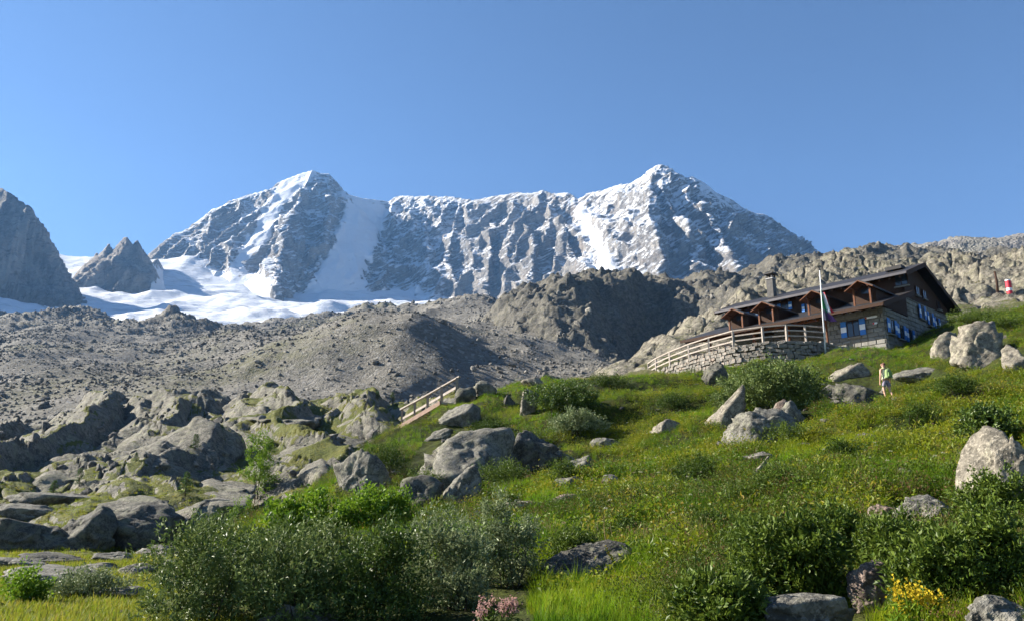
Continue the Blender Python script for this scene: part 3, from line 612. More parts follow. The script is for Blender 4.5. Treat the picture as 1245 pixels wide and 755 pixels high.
# walls: mortar core, then laid stone
core = MB(); core.prism([(0, -10), (9.0, -10), (9.0, -1.7), (0, -1.7)], 'x', -HL, 0.0); core.build('wall', MORTAR, hut)
core = MB(); core.prism([(AF, -10), (-.01, -10), (-.01, lean(0) - .35), (AF, lean(AF) - .35)], 'x', -4.55, -.004); core.build('annex_wall', MORTAR, hut)
def ashlar(name, origin, ex, ez, w_, polyz, holes=(), t=.1, hr=(.26, .40), wr=(.45, .95)):
    """coursed stone blocks on a wall: origin, in-plane axis ex, height function polyz(u)->(z0,z1); holes (u0,u1,z0,z1)"""
    b = MB(); ex = Vector(ex); n = Vector(ez); z = -8.5
    while z < 1.5:
        h = random.uniform(*hr); u = -random.uniform(0, .4)
        while u < w_:
            L = random.uniform(*wr); u0, u1 = max(u, 0), min(u + L, w_); u += L
            if u1 - u0 < .08: continue
            zl, zh = polyz((u0 + u1) / 2); z0, z1 = max(z, zl), min(z + h, zh)
            if z1 - z0 < .08: continue
            if any(u1 > a and u0 < c and z1 > d and z0 < e for a, c, d, e in holes):
                a, c, d, e = next(q for q in holes if u1 > q[0] and u0 < q[1] and z1 > q[2] and z0 < q[3])
                if u0 < a - .08: u1 = a
                elif u1 > c + .08: u0 = c
                else: continue
            g = .018; pr = t * random.uniform(.6, 1.15); sgn = []
            cu, cz = (u0 + u1) / 2, (z0 + z1) / 2; hu, hz_ = (u1 - u0) / 2 - g, (z1 - z0) / 2 - g; vs = []
            for depth, ins in ((0, 0), (pr * .7, .0), (pr, .035)):
                for su, sz_ in ((-1, -1), (1, -1), (1, 1), (-1, 1)):
                    j = random.uniform(-.012, .012)
                    vs.append(Vector(origin) + ex * (cu + su * (hu - ins + j)) + n * depth + Vector((0, 0, cz + sz_ * (hz_ - ins + j))))
            b.add(vs, [(0, 1, 5, 4), (1, 2, 6, 5), (2, 3, 7, 6), (3, 0, 4, 7), (4, 5, 9, 8), (5, 6, 10, 9), (6, 7, 11, 10), (7, 4, 8, 11), (8, 9, 10, 11)])
        z += h
    o = b.build(name, HSTONE, hut); o['kind'] = 'stuff'; return o
# window positions read off the photo: crop coordinates -> photo pixels
def c5(x, y): return 1000 + x / 6.294, 310 + y / 6.294
def c4(x, y): return 860 + x / 6.867, 310 + y / 6.867
WIN = []
def shutter_window(plane, val, cx, cz, w_, h_, shutters=True, half=None):
    """recessed window with frame, pane and blue/white/blue shutters; plane 'x' = gable side, 'y' = front"""
    def pt(u, z, d): return (val + d, u, z) if plane == 'x' else (u, val - d, z)
    def slab(name, mat, u0, u1, z0, z1, d0, d1, par):
        b = MB(); a, c = pt(u0, z0, d0), pt(u1, z1, d1)
        b.box([(p + q) / 2 for p, q in zip(a, c)], [abs(p - q) for p, q in zip(a, c)]); return b.build(name, mat, par)
    wn = slab('window', W_BROWN, cx - w_ / 2 - .07, cx + w_ / 2 + .07, cz - h_ / 2 - .07, cz + h_ / 2 + .07, .01, .085, hut)
    slab('pane', GLASS, cx - w_ / 2, cx - .03, cz - h_ / 2, cz + h_ / 2, .09, .098, wn); slab('pane', GLASS, cx + .03, cx + w_ / 2, cz - h_ / 2, cz + h_ / 2, .09, .098, wn)
    slab('frame', W_BROWN, cx - .028, cx + .028, cz - h_ / 2, cz + h_ / 2, .089, .12, wn)
    slab('sill', HSTONE, cx - w_ / 2 - .12, cx + w_ / 2 + .12, cz - h_ / 2 - .17, cz - h_ / 2 - .075, .0, .2, wn)
    if shutters:
        for s in (-1, 1):
            u0 = cx + s * (w_ / 2 + .08); u1 = u0 + s * w_ * .52; a, c = min(u0, u1), max(u0, u1)
            sh = slab('shutter', BLUE, a, c, cz - h_ / 2 - .04, cz + h_ / 2 + .04, .13, .18, hut)
            slab('white_panel', WHITE, a + .004, c - .004, cz - h_ * .2, cz + h_ * .16, .128, .186, sh)
    return (cx - w_ / 2 - .07, cx + w_ / 2 + .07, cz - h_ / 2 - .07, cz + h_ / 2 + .07)
hf = []
q = on_plane(*c5(240, 562), 'y', AF - .1); hf.append(shutter_window('y', AF - .09, q.x, q.z, .85, 1.15))
hgl = []; hgu = []
for cx_, cy_, w_ in ((520, 548, .75), (592, 588, .75), (662, 622, .7)):
    q = on_plane(*c5(cx_, cy_), 'x', .09); hgl.append(shutter_window('x', .09, q.y, q.z, w_, 1.0))
for cx_, cy_, w_ in ((752, 440, .6), (815, 490, .6), (868, 530, .5)):
    q = on_plane(*c5(cx_, cy_), 'x', .09); hgu.append(shutter_window('x', .09, q.y, q.z, w_, 1.0))
for cx_, cy_ in ((720, 278), (773, 306), (885, 388)):
    q = on_plane(*c5(cx_, cy_), 'x', .09); shutter_window('x', .09, q.y, q.z, .5, .62, False)
allh = hgl + hgu
ashlar('stone_facing', (-4.55, AF, 0), (1, 0, 0), (0, -1, 0), 4.55, lambda u: (-8.5, lean(AF) - .36), [(a + 4.55, c + 4.55, d, e) for a, c, d, e in hf])
ashlar('stone_facing', (0, AF, 0), (0, 1, 0), (1, 0, 0), -AF, lambda u: (-8.5, -3.35), [(a - AF, c - AF, d, e) for a, c, d, e in allh])
ashlar('stone_facing', (0.001, 0, 0), (0, 1, 0), (1, 0, 0), 9.0, lambda u: (-8.5, -1.72), allh)
ashlar('stone_facing', (-HL, 0, 0), (1, 0, 0), (0, -1, 0), HL - 4.6, lambda u: (-8.5, -1.5))
# timber storey and gable boards
g = MB(); g.prism([(.02, -1.7), (9.05, -1.7), (9.05, main_roof(9.05) - .32), (RIDGE_Y, RIDGE_Z - .32), (.02, main_roof(.02) - .32)], 'x', -.2, .0); g.build('gable_wall', W_BROWN, hut)
y = .05
while y < 9.0:
    top = main_roof(y + .11) - .33; b = MB(); b.box((.04, y + .11, (top - 1.7) / 2), (.05, .205, top + 1.7)); b.build('gable_board', W_BROWN, hut); y += .225
fw_ = MB(); fw_.box((-HL / 2, .12, -.72), (HL, .2, 1.9)); fw_.build('upper_wall', W_BROWN, hut)
end_ = MB(); end_.prism([(.02, -1.7), (9.0, -1.7), (9.0, main_roof(9.0) - .32), (RIDGE_Y, RIDGE_Z - .32), (.02, main_roof(.02) - .32)], 'x', -HL, -HL + .2); end_.build('gable_wall', W_BROWN, hut)
tri = MB(); tri.prism([(AF - .1, -3.34), (-.05, -3.34), (-.05, lean(0) - .3), (AF - .1, lean(AF) - .3)], 'x', -.1, .07); tri.build('annex_gable', W_BROWN, hut)
for k in range(19):
    yy = AF - .05 + k * .23; b = MB(); t_ = lean(yy + .1) - .31
    if yy < -.2: b.box((.09, yy + .1, (t_ - 3.33) / 2), (.05, .21, t_ + 3.33)); b.build('gable_board', W_BROWN, hut)
# roofs
rf = MB(); th_ = .22
rf.prism([(-1.11, 0), (RIDGE_Y, RIDGE_Z), (BACK_Y, main_roof(BACK_Y)), (BACK_Y, main_roof(BACK_Y) - th_), (RIDGE_Y, RIDGE_Z - th_), (-1.11, -th_)], 'x', -HL - OV, OV)
mr = rf.build('roof', ROOFM, hut)
for a, c in (((-1.13, -.02), (RIDGE_Y, RIDGE_Z + .0)), ((RIDGE_Y, RIDGE_Z), (BACK_Y + .02, main_roof(BACK_Y)))):
    for xx in (OV + .03, -HL - OV - .03):
        b = MB(); b.beam((xx, a[0], a[1] - .16), (xx, c[0], c[1] - .16), .06, .34); b.build('barge_board', W_BROWN, mr)
b = MB(); b.beam((-HL - OV, -1.15, -.1), (OV, -1.15, -.1), .05, .2); b.build('gutter', mat_plain('gutter_metal', (.07, .065, .07), .5, .15, 3, .3), mr)
lr = MB(); lr.prism([(LE_Y, LE_Z), (-.02, lean(-.02)), (-.02, lean(-.02) - .2), (LE_Y, LE_Z - .2)], 'x', -HL - OV - .4, OV)
lo = lr.build('porch_roof', ROOFM, hut)
b = MB(); b.beam((OV + .03, LE_Y - .02, LE_Z - .16), (OV + .03, 0, lean(0) - .16), .06, .36); b.build('barge_board', W_BROWN, lo)
b = MB(); b.beam((-HL - OV - .4, LE_Y - .03, LE_Z - .13), (OV, LE_Y - .03, LE_Z - .13), .05, .24); b.build('fascia', W_BROWN, lo)
for k in range(23):
    xx = -HL - OV + .1 + k * .74; b = MB(); b.beam((xx, LE_Y + .06, LE_Z - .29), (xx, -.1, lean(-.1) - .29), .1, .16); b.build('rafter', W_BROWN, lo)
for k in range(22):
    xx = -HL - .5 + k * .78; b = MB(); b.beam((xx, -1.05, -.32), (xx, .0, main_roof(0) - .33), .1, .15); b.build('rafter', W_BROWN, mr)
# porch beam, posts, braces
b = MB(); b.beam((-HL - .6, -5.3, lean(-5.3) - .47), (-4.6, -5.3, lean(-5.3) - .47), .18, .2); b.build('porch_beam', W_ORANGE, hut)
for k, px_ in enumerate((862, 916, 958, 1004)):
    q = on_plane(px_, 400, 'y', -5.3); b = MB(); b.box((q.x, -5.3, (FLOOR + lean(-5.3) - .57) / 2), (.2, .2, lean(-5.3) - .57 - FLOOR)); b.build('porch_post', W_ORANGE, hut)
b = MB(); b.box((-5.2, -1.9, -4.9), (1.1, .12, 2.4)); b.build('door', W_BROWN, hut)
# upper facade windows
for cx_, cy_, w_ in ((652, 436, .6), (384, 498, .5), (850, 437, .5)):
    q = on_plane(*c4(cx_, cy_), 'y', 0.); shutter_window('y', .0, q.x, q.z, w_, .6)
q = on_plane(*c5(605, 195), 'y', 0.); shutter_window('y', .0, q.x, q.z, .9, .8, False)
# dormers
for ap in (c4(210, 440), c4(460, 383), c4(875, 290), c5(272, 190)):
    q = on_plane(*ap, 'y', -5.35); x0, za = q.x, q.z; hw, dr = 1.05, .62
    back = -.2
    d = MB(); d.prism([(x0 - hw, za - dr), (x0, za), (x0 + hw, za - dr), (x0 + hw, za - dr - .1), (x0, za - .1), (x0 - hw, za - dr - .1)], 'y', -5.35, back); dm = d.build('dormer', ROOFM, hut)
    for s in (-1, 1):
        b = MB(); b.beam((x0 + s * .0, -5.4, za - .12), (x0 + s * (hw + .03), -5.4, za - dr - .14), .06, .24, (0, 1, 0)); b.build('barge_board', W_ORANGE, dm)
        b = MB(); b.beam((x0 + s * .02, -5.3, za - .14), (x0 + s * (hw - .02), -5.3, za - dr - .13), 1.1, .05, (0, 1, 0)); 
        b2 = MB(); b2.prism([(x0, za - .105), (x0 + s * hw, za - dr - .105), (x0 + s * hw, za - dr - .14), (x0, za - .14)], 'y', -5.34, -4.3); b2.build('soffit', W_ORANGE, dm)
        yb = -4.95; b = MB(); zb = lean(yb) - .05; b.box((x0 + s * .62, yb, (zb + za - .5) / 2), (.13, .13, max(.1, za - .5 - zb))); b.build('post', W_ORANGE, dm)
    b = MB(); b.prism([(x0 - .8, lean(-4.3) - .1), (x0 + .8, lean(-4.3) - .1), (x0 + .8, za - .53), (x0, za - .12), (x0 - .8, za - .53)], 'y', -4.3, -.2); b.build('cheek_wall', W_BROWN, dm)
    b = MB(); b.box((x0, -4.33, za - .72), (.6, .04, .36)); b.build('pane', GLASS, dm)
    for t_ in (0, .62, -.62): b = MB(); b.beam((x0 + t_, -5.33, za - .2 - abs(t_) * .55), (x0 + t_, -4.3, za - .2 - abs(t_) * .55), .1, .12); b.build('purlin', W_ORANGE, dm)
# chimney
q = on_plane(938, 350, 'y', 1.6); q2 = on_plane(938, 340, 'y', 1.6); q3 = on_plane(938, 334, 'y', 1.6)
cs = MB(); cs.box((q.x, 1.6, (main_roof(1.6) - .3 + q2.z) / 2), (.62, .62, q2.z - main_roof(1.6) + .3)); ch = cs.build('chimney', mat_plain('chimney_render', (.10, .095, .09), .9), hut)
for s in (-1, 1):
    for t_ in (-1, 1): b = MB(); b.box((q.x + s * .25, 1.6 + t_ * .25, (q2.z + q3.z) / 2), (.12, .12, q3.z - q2.z)); b.build('cap_post', ROOFM, ch)
b = MB(); b.box((q.x, 1.6, q3.z + .06), (.95, .95, .12)); b.build('cap', ROOFM, ch)
b = MB(); b.box((q.x, 1.6, q2.z + .04), (.72, .72, .08)); b.build('band', mat_plain('chimney_band', (.4, .39, .38), .9), ch)
b = MB(); b.tube([(-HL + .3, 1., .9), (-HL + .3, 1., 2.6)], .02); b.build('lightning_rod', ROOFM, hut)
b = MB(); q = on_plane(1088, 325, 'y', 1.2); b.box((q.x, 1.2, main_roof(1.2) + .15), (1.3, .9, .3)); b.build('roof_hatch', ROOFM, hut)
# trail signs on the annex corner
ts = empty('trail_sign', HM @ Vector((-.55, AF - .12, -4.3)), TH - math.pi / 2, 'small white arrow signs fixed to the hut corner beside the shuttered window', 'sign')
for k, (sx_, sz_, L) in enumerate(((-.35, .32, .95), (-.1, -.18, .4))):
    b = MB(); b.prism([(sx_ - L / 2, sz_ - .07), (sx_ + L / 2 - .1, sz_ - .07), (sx_ + L / 2, sz_), (sx_ + L / 2 - .1, sz_ + .07), (sx_ - L / 2, sz_ + .07)], 'y', -.05, -.02); b.build('arrow_board', WHITE, ts)
    b = MB(); b.box((sx_ - L / 2 + .07, -.054, sz_), (.12, .006, .13)); b.build('red_end', mat_plain('paint_red', (.5, .03, .03), .5), ts)

# ------------------------------------------------------------ terrace: retaining wall, floor, railing
TZ = HZ + FLOOR
tpx = [(780, 463), (788.7, 456.8), (798, 451), (814.7, 443.8), (837.8, 435.2), (862.4, 427.9), (892, 420.2), (928, 415.6), (956.8, 413.5), (980, 414.2), (1004, 416), (1016, 419)]
curve = []
for px_, py_ in tpx:
    a_, s_ = ray(px_, py_); Yp = (TZ - EYE) / float(s_); curve.append(Vector((float(a_) * Yp, Yp, TZ)))
def resample(c, step):
    out = []; acc = 0
    for a, b in zip(c[:-1], c[1:]):
        L = (b - a).length; n = max(1, round(L / step)); out += [a + (b - a) * i / n for i in range(n)]
    return out + [c[-1]]
fine = resample(curve, .12); cum = [0.]
for a, b in zip(fine[:-1], fine[1:]): cum.append(cum[-1] + (b - a).length)
def at(s):
    i = int(np.clip(np.searchsorted(cum, s) - 1, 0, len(fine) - 2)); t = (s - cum[i]) / max(1e-6, cum[i + 1] - cum[i]); p = fine[i].lerp(fine[i + 1], t)
    k0, k1 = max(0, i - 5), min(len(fine) - 1, i + 6); d = (fine[k1] - fine[k0]).normalized(); return p, d, Vector((-d.y, d.x, 0)) * -1
tw = empty('terrace_wall', curve[6] - Vector((0, 0, 2.6)), 0, 'curved dry stone retaining wall carrying the hut terrace', 'wall')
org = tw.location
b = MB(); vs = []; n = len(fine)
for i, p in enumerate(fine):
    _, d_, nn = at(cum[i]); vs += [p - nn * .1 - org, p - nn * .1 - Vector((0, 0, 3.6)) - org, p - nn * .9 - org]
fs = []
for i in range(n - 1): fs += [(i * 3, i * 3 + 1, i * 3 + 4, i * 3 + 3), (i * 3 + 2, i * 3, i * 3 + 3, i * 3 + 5)]
b.add(vs, fs).build('core', MORTAR, tw)
random.seed(11)
protos = []
for k in range(9):                                   # a few stone shapes, shared by all stones of the wall
    b = MB(); rr = random.Random(k); vs = []
    for dp, ins in ((-.5, 0), (.34, .0), (.5, .09)):
        for t in range(8):
            an = 2 * math.pi * t / 8; cx_, cz_ = math.cos(an), math.sin(an); mx = max(abs(cx_), abs(cz_)) ** (1. if t % 2 == 0 else rr.uniform(.55, 1.))
            q = (1 - ins) * (1 + rr.uniform(-.16, .10)); vs.append((cx_ / mx * .5 * q, -dp * (1 + rr.uniform(-.15, .15)), cz_ / mx * .5 * q))
    fs = [(i, (i + 1) % 8, 8 + (i + 1) % 8, 8 + i) for i in range(8)] + [(8 + i, 8 + (i + 1) % 8, 16 + (i + 1) % 8, 16 + i) for i in range(8)] + [tuple(range(16, 24))]
    protos.append(b.add(vs, fs).mesh('stone', TSTONE))
zrow = -.03; TOT = cum[-1]; laid = []
while zrow > -3.0:
    h = random.uniform(.20, .36); s = -random.uniform(0, .4)
    while s < TOT:
        L = random.uniform(.22, .62); c_ = s + L / 2; s += L
        if c_ < .1 or c_ > TOT - .05: continue
        p, d_, nn = at(c_); hh = h * random.uniform(.82, 1.12)
        laid.append((L * hh, random.choice(protos), p + Vector((0, 0, zrow - h / 2 + random.uniform(-.05, .05))) + nn * random.uniform(-.07, .05) - org,
                     (random.uniform(-.1, .1), random.uniform(-.2, .2), math.atan2(d_.y, d_.x) + random.uniform(-.1, .1)), (L * .98, .42, hh * .98)))
    zrow -= h
laid.sort(key=lambda q: -q[0]); rest = MB()
for k, (_, pm, lc, ro_, sc_) in enumerate(laid):
    if k < 300: o = link('stone', pm, None, tw); o.location = lc; o.rotation_euler = ro_; o.scale = sc_
    else:
        T = Matrix.LocRotScale(lc, Euler(ro_), Vector(sc_)); rest.add([T @ v.co for v in pm.vertices], [tuple(f.vertices) for f in pm.polygons])
rest.build('small_stones', TSTONE, tw)['kind'] = 'stuff'
fl = MB(); inner = [HM @ Vector((.0, -4.3, FLOOR)), HM @ Vector((-4.6, -.05, FLOOR)), HM @ Vector((-HL - 1, -.05, FLOOR)), HM @ Vector((-HL - 3, -4, FLOOR))]
ol = [p - at(cum[min(i * 8, len(cum) - 1)])[2] * .3 for i, p in enumerate(fine[::8])]
poly = [(p.x, p.y) for p in ol] + [(p.x, p.y) for p in inner]
fl.prism(poly, 'z', TZ - .5, TZ - .03); tf = fl.build('terrace_floor', mat_plain('terrace_paving', (.24, .23, .21), .9), None); tag(tf, kind='structure')
# railing along the wall top
rl = empty('railing', curve[5], 0, 'weathered timber railing along the curved terrace wall', 'railing'); ro = curve[5]
posts = []
for px_, py_ in tpx[1:-1]:
    a_, s_ = ray(px_, py_); Yp = (TZ - EYE) / float(s_); pp = Vector((float(a_) * Yp, Yp, TZ)); posts.append(pp)
for i, p in enumerate(posts):
    b = MB(); b.box((0, 0, .5), (.13, .13, 1.16)); o = b.build('post', W_GREY, rl); o.location = p - ro; o.rotation_euler = (0, 0, .3 * i)
for i in range(len(posts) - 1):
    for zz, ww, hh, nm in ((1.10, .12, .085, 'handrail'), (.72, .045, .095, 'rail'), (.34, .045, .095, 'rail')):
        b = MB(); b.beam(posts[i] - ro + Vector((0, 0, zz)), posts[i + 1] - ro + Vector((0, 0, zz)), ww, hh); b.build(nm, W_GREY, rl)
# tables with benches on the terrace
def picnic(px_, Y_, rz, lab):
    a_, _ = ray(px_, 410); t = empty('picnic_table', (float(a_) * Y_, Y_, TZ - .03), rz, lab, 'table', 'tables on the terrace')
    for k in range(4): b = MB(); b.box((0, -.3 + k * .2, .76), (2.2, .18, .045)); b.build('top_plank', W_GREY, t)
    for s in (-1, 1):
        b = MB(); b.box((0, s * .72, .46), (2.2, .26, .045)); b.build('bench_seat', W_GREY, t)
        for u in (-1, 1): b = MB(); b.beam((u * .8, s * .2, .73), (u * .8, s * .6, .0), .07, .09); b.build('leg', W_GREY, t)
        b = MB(); b.beam((s * .8, -.75, .41), (s * .8, .75, .41), .07, .08); b.build('cross_bar', W_GREY, t)
picnic(846, 64.0, .95, 'weathered picnic table with benches at the left end of the terrace')
picnic(884, 60.6, .75, 'weathered picnic table with benches nearer the porch posts')

# ------------------------------------------------------------ flagpole
fb = P(1003.5, 427, 55.2); ft = P(996.5, 329, 55.2)
fp = empty('flagpole', fb, 0, 'slim white flagpole with limp flags before the hut', 'flagpole')
b = MB(); b.tube([(0, 0, -.3), (ft.x - fb.x, 0, ft.z - fb.z)], [.062, .034], 8); b.build('pole', WHITE, fp, True)
b = MB(); b.box((ft.x - fb.x, 0, ft.z - fb.z + .05), (.1, .1, .1)); b.build('finial', ROOFM, fp)
def flag(name, top, length, width, cols, seed):
    """limp cloth hanging beside the pole, stripes running along the fall"""
    rr = random.Random(seed); nx, nz_ = 9, 16; vs = []
    fo = empty(name, fb, 0)
    for k, (mat_, x0, x1) in enumerate(cols):
        b = MB(); vs = []
        for j in range(nz_ + 1):
            t = j / nz_
            for i in range(4):
                u = x0 + (x1 - x0) * i / 3
                x = .06 + u * width * (.35 + .65 * t) + .10 * t * t; y = -.16 * math.sin(u * 9 + t * 2.5 + seed) * (.4 + u) - .06
                z = top - t * length * (1 - .25 * u) - u * .35; vs.append((x, y, z))
        fs = [(j * 4 + i, j * 4 + i + 1, j * 4 + i + 5, j * 4 + i + 4) for j in range(nz_) for i in range(3)]
        b.add(vs, fs); o = b.build('cloth_stripe', mat_, fo, True); md = o.modifiers.new('thickness', 'SOLIDIFY'); md.thickness = .012
    return fo
GR = mat_plain('flag_green', (.02, .20, .06), .8); RD = mat_plain('flag_red', (.52, .03, .04), .8); BLF = mat_plain('flag_blue', (.16, .07, .26), .8); DK = mat_plain('flag_dark', (.03, .03, .06), .8)
f1 = flag('tricolour_flag', 4.45, 1.75, .75, [(GR, 0, .34), (WHITE, .34, .67), (RD, .67, 1.)], 1); tag(f1, 'limp green white and red flag on the slim pole', 'flag')
f2 = flag('violet_flag', 3.1, .9, .85, [(DK, 0, .5), (BLF, .5, 1.)], 4); tag(f2, 'limp dark violet flag below the tricolour on the slim pole', 'flag')

# ------------------------------------------------------------ wooden stair on the knoll
s0, s1 = P(484, 524, 52.5), P(545, 488, 47.5); sd = s1 - s0
stair = empty('stairway', s0, 0, 'weathered wooden stairway with one handrail climbing the grassy knoll', 'stairway')
for off in (-.55, .55):
    b = MB(); b.beam(Vector((off * .8, off * .6, -.12)), Vector((sd.x + off * .8, sd.y + off * .6, sd.z - .12)), .09, .26); b.build('stringer', mat_wood('wood_red_brown', (.20, .13, .10), (.30, .21, .16)) if off < 0 else W_GREY_SHADE, stair)
NT = 15
tm = MB(); tm.box((0, 0, 0), (.36, 1.15, .12)); tm = tm.mesh('tread', W_GREY)
rm = MB(); rm.box((0, 0, 0), (.03, 1.1, .14)); rm = rm.mesh('riser', W_GREY_SHADE)
for k in range(NT):
    p = sd * ((k + .4) / NT); o = link('tread', tm, None, stair); o.rotation_euler = (0, 0, -.92); o.location = p + Vector((0, 0, -.06))
    o = link('riser', rm, None, stair); o.rotation_euler = (0, 0, -.92); o.location = p + Vector((-.09, .11, -.045))
pb = [(489, 518), (504.5, 508), (520, 498), (537, 488), (555, 480)]; pt_ = [(489, 498), (504.5, 489), (520, 480.5), (537, 469.8), (556, 459)]
pp = [(P(*a, 53.0 - 1.25 * i) - s0, P(*c, 53.0 - 1.25 * i) - s0) for i, (a, c) in enumerate(zip(pb, pt_))]
for a, c in pp: b = MB(); b.beam(a - Vector((0, 0, .3)), c, .15, .15, (0, 1, 0)); b.build('post', W_GREY_SHADE, stair)
b = MB(); b.beam(pp[0][1] + Vector((-.1, 0, .02)), pp[2][1] + Vector((0, 0, .04)), .16, .08); b.build('handrail', W_GREY, stair)
b = MB(); b.beam(pp[2][1] + Vector((0, 0, .04)), pp[4][1] + Vector((.15, 0, .08)), .16, .08); b.build('handrail', W_GREY, stair)
b = MB(); b.beam(pp[0][0].lerp(pp[0][1], .45), pp[4][0].lerp(pp[4][1], .45), .06, .15); b.build('rail', W_GREY, stair)

# ------------------------------------------------------------ red and white marker and old post on the rocks
def khit(px, py):
    a_, s_ = ray(px, py); j = int(np.argmin(np.abs(KX[0] / KY[0] - float(a_)))); g_ = KZ[:, j] - (EYE + float(s_) * KY[:, j]); ok = np.where((g_ > 0) & (KY[:, j] > 70))[0]
    Y_ = float(KY[ok[0], j]) if len(ok) else 100.; return Y_
MKY = khit(1228, 357); mk = P(1228, 359, MKY); mo = empty('marker_post', mk, 0, 'red and white banded marker post among the rocks at right', 'post')
RED = mat_plain('marker_red', (.50, .03, .05), .5); sc_ = MKY / FPX
for k, (z0, z1, mt_) in enumerate(((-.6, 5.5, RED), (5.5, 9, WHITE), (9, 18.5, RED), (18.5, 20, WHITE))):
    b = MB(); b.tube([(0, 0, z0 * sc_), (0, 0, z1 * sc_)], 3.4 * sc_, 14); b.build('band', mt_, mo, False)
op = P(1213, 357, khit(1213, 356)); b = MB(); b.tube([(0, 0, -.6), (.1, 0, 1.2), (.05, 0, 2.3)], [.14, .12, .1], 7); o = b.build('wooden_post', W_BROWN, None, True); o.location = op
tag(o, 'weathered brown wooden post left of the red and white marker', 'post')
# ------------------------------------------------------------ where a photo ray meets the near hillside or the left slope
def left_z(X, Y): return LF(np.asarray(X, float), np.asarray(Y, float)) + left_detail(np.asarray(X, float), np.asarray(Y, float))
_YS = np.exp(np.linspace(math.log(3.0), math.log(72), 420))
_YL = np.exp(np.linspace(math.log(9), math.log(140), 420))
def hit(px, py, zf=None, ys=None):
    zf = zf or near_z; ys = _YS if ys is None else ys
    a, s = ray(px, py); X = float(a) * ys; zr = EYE + float(s) * ys; g = zf(X, ys) - zr
    i = np.argmax(g > 0)
    if not g[i] > 0: i = np.argmax(g)
    Y = ys[i]
    if i > 0 and g[i] > 0: t = g[i - 1] / (g[i - 1] - g[i]); Y = ys[i - 1] + (ys[i] - ys[i - 1]) * t
    return Vector((float(a) * Y, Y, float(zf(np.array([float(a) * Y]), np.array([Y]))[0])))
def lhit(px, py): return hit(px, py, left_z, _YL)

# ------------------------------------------------------------ boulders
def _ico(sub):
    bm = bmesh.new(); bmesh.ops.create_icosphere(bm, subdivisions=sub, radius=1.); bm.verts.ensure_lookup_table()
    V = np.array([v.co[:] for v in bm.verts]); F = np.array([[v.index for v in f.verts] for f in bm.faces]); bm.free(); return V / np.linalg.norm(V, axis=1)[:, None], F
ICO = {3: _ico(4), 4: _ico(5)}
ROCKS = {'grey': mat_rock('boulder_grey', (.27, .255, .215), (.13, .125, .105), 2.2, (.30, .29, .20), .5, None, .9, .05),
         'pale': mat_rock('boulder_pale', (.35, .312, .248), (.185, .165, .13), 2.2, (.42, .40, .27), .35, None, .9, .05),
         'dark': mat_rock('boulder_dark', (.17, .16, .135), (.08, .077, .065), 2.2, (.20, .20, .12), .5, None, .9, .05),
         'red': mat_rock('boulder_reddish', (.30, .225, .18), (.15, .115, .095), 3., (.34, .31, .25), .5, None, .9, .05),
         'slab': MAT_SLAB}
def rock_mesh(name, size, seed, sub=3, planes=10, sharp=26, noise=.06, cuts=(), rot=None, mat=None, facet=.42):
    """angular stone: a ball cut by planes (unit normal, distance), roughened by noise"""
    D, F = ICO[sub]; rs = np.random.RandomState(seed)
    N = rs.randn(planes, 3); N /= np.linalg.norm(N, axis=1)[:, None]; H = rs.uniform(.5, 1.0, planes)
    if cuts:
        cn = np.array([c[0] for c in cuts], float); cn /= np.linalg.norm(cn, axis=1)[:, None]; N = np.concatenate([N, cn]); H = np.concatenate([H, [c[1] for c in cuts]])
    acc = (np.clip(D @ N.T, 0, None) / H[None]) ** sharp
    r = np.clip(acc.sum(1), 1e-6, None) ** (-1 / sharp); r = np.clip(r, .2, 1.25)
    K_ = 34; fc = rs.randn(K_, 3); fc /= np.linalg.norm(fc, axis=1)[:, None]; dw = D + .10 * np.stack([n3(D * 3, 1), n3(D * 3, 2), n3(D * 3, 3)], 1)
    fi = np.argmax(dw @ fc.T, 1); gt = rs.randn(K_, 3) * .42; r = r * (1 + facet * (rs.uniform(-1, 1, K_)[fi] * .07 + ((D - fc[fi]) * gt[fi]).sum(1)))
    V = D * r[:, None]
    V = V + D * (noise * (n3(V * 2.2, seed % 50) + .6 * n3(V * 5, seed % 50 + 3) + .45 * n3(V * 11, seed % 50 + 5) + .3 * n3(V * 23, seed % 50 + 7)))[:, None]
    led = n3(V * np.array([.8, .8, 3.5]) + 3, seed % 37); V = V * (1 - .05 * np.clip(led, 0, 1))[:, None]
    V = V * np.array(size)[None] / 2
    if rot: V = V @ np.array(Matrix(rot.to_matrix() if hasattr(rot, 'to_matrix') else rot)).T
    return mesh_np(name, V, F, True, None, mat)
from mathutils import Euler
def boulder(px, py, wp, hp, lab, kind='grey', seed=1, zf=hit, sub=3, depth=.9, rot=(0, 0, 0), cuts=(), sharp=26, noise=.07, sink=.38, name='boulder', Y=None, parent=None):
    """px,py = middle of its visible foot in the photo; wp,hp = visible width and height in photo pixels"""
    b = zf(px, py) if Y is None else P(px, py, Y); k = b.y / FPX * 1.02
    w_, h_ = wp * k, hp * k / (1 - sink)
    me = rock_mesh(name, (w_ * 1.14, w_ * depth * 1.05, h_ * 1.05), seed, sub, 10, sharp, noise, cuts, Euler(rot), ROCKS[kind])
    o = link(name, me, None, parent); o.location = (b.x, b.y + w_ * depth * .25, b.z + h_ * (.5 - sink))
    if lab: tag(o, lab, 'rock')
    return o
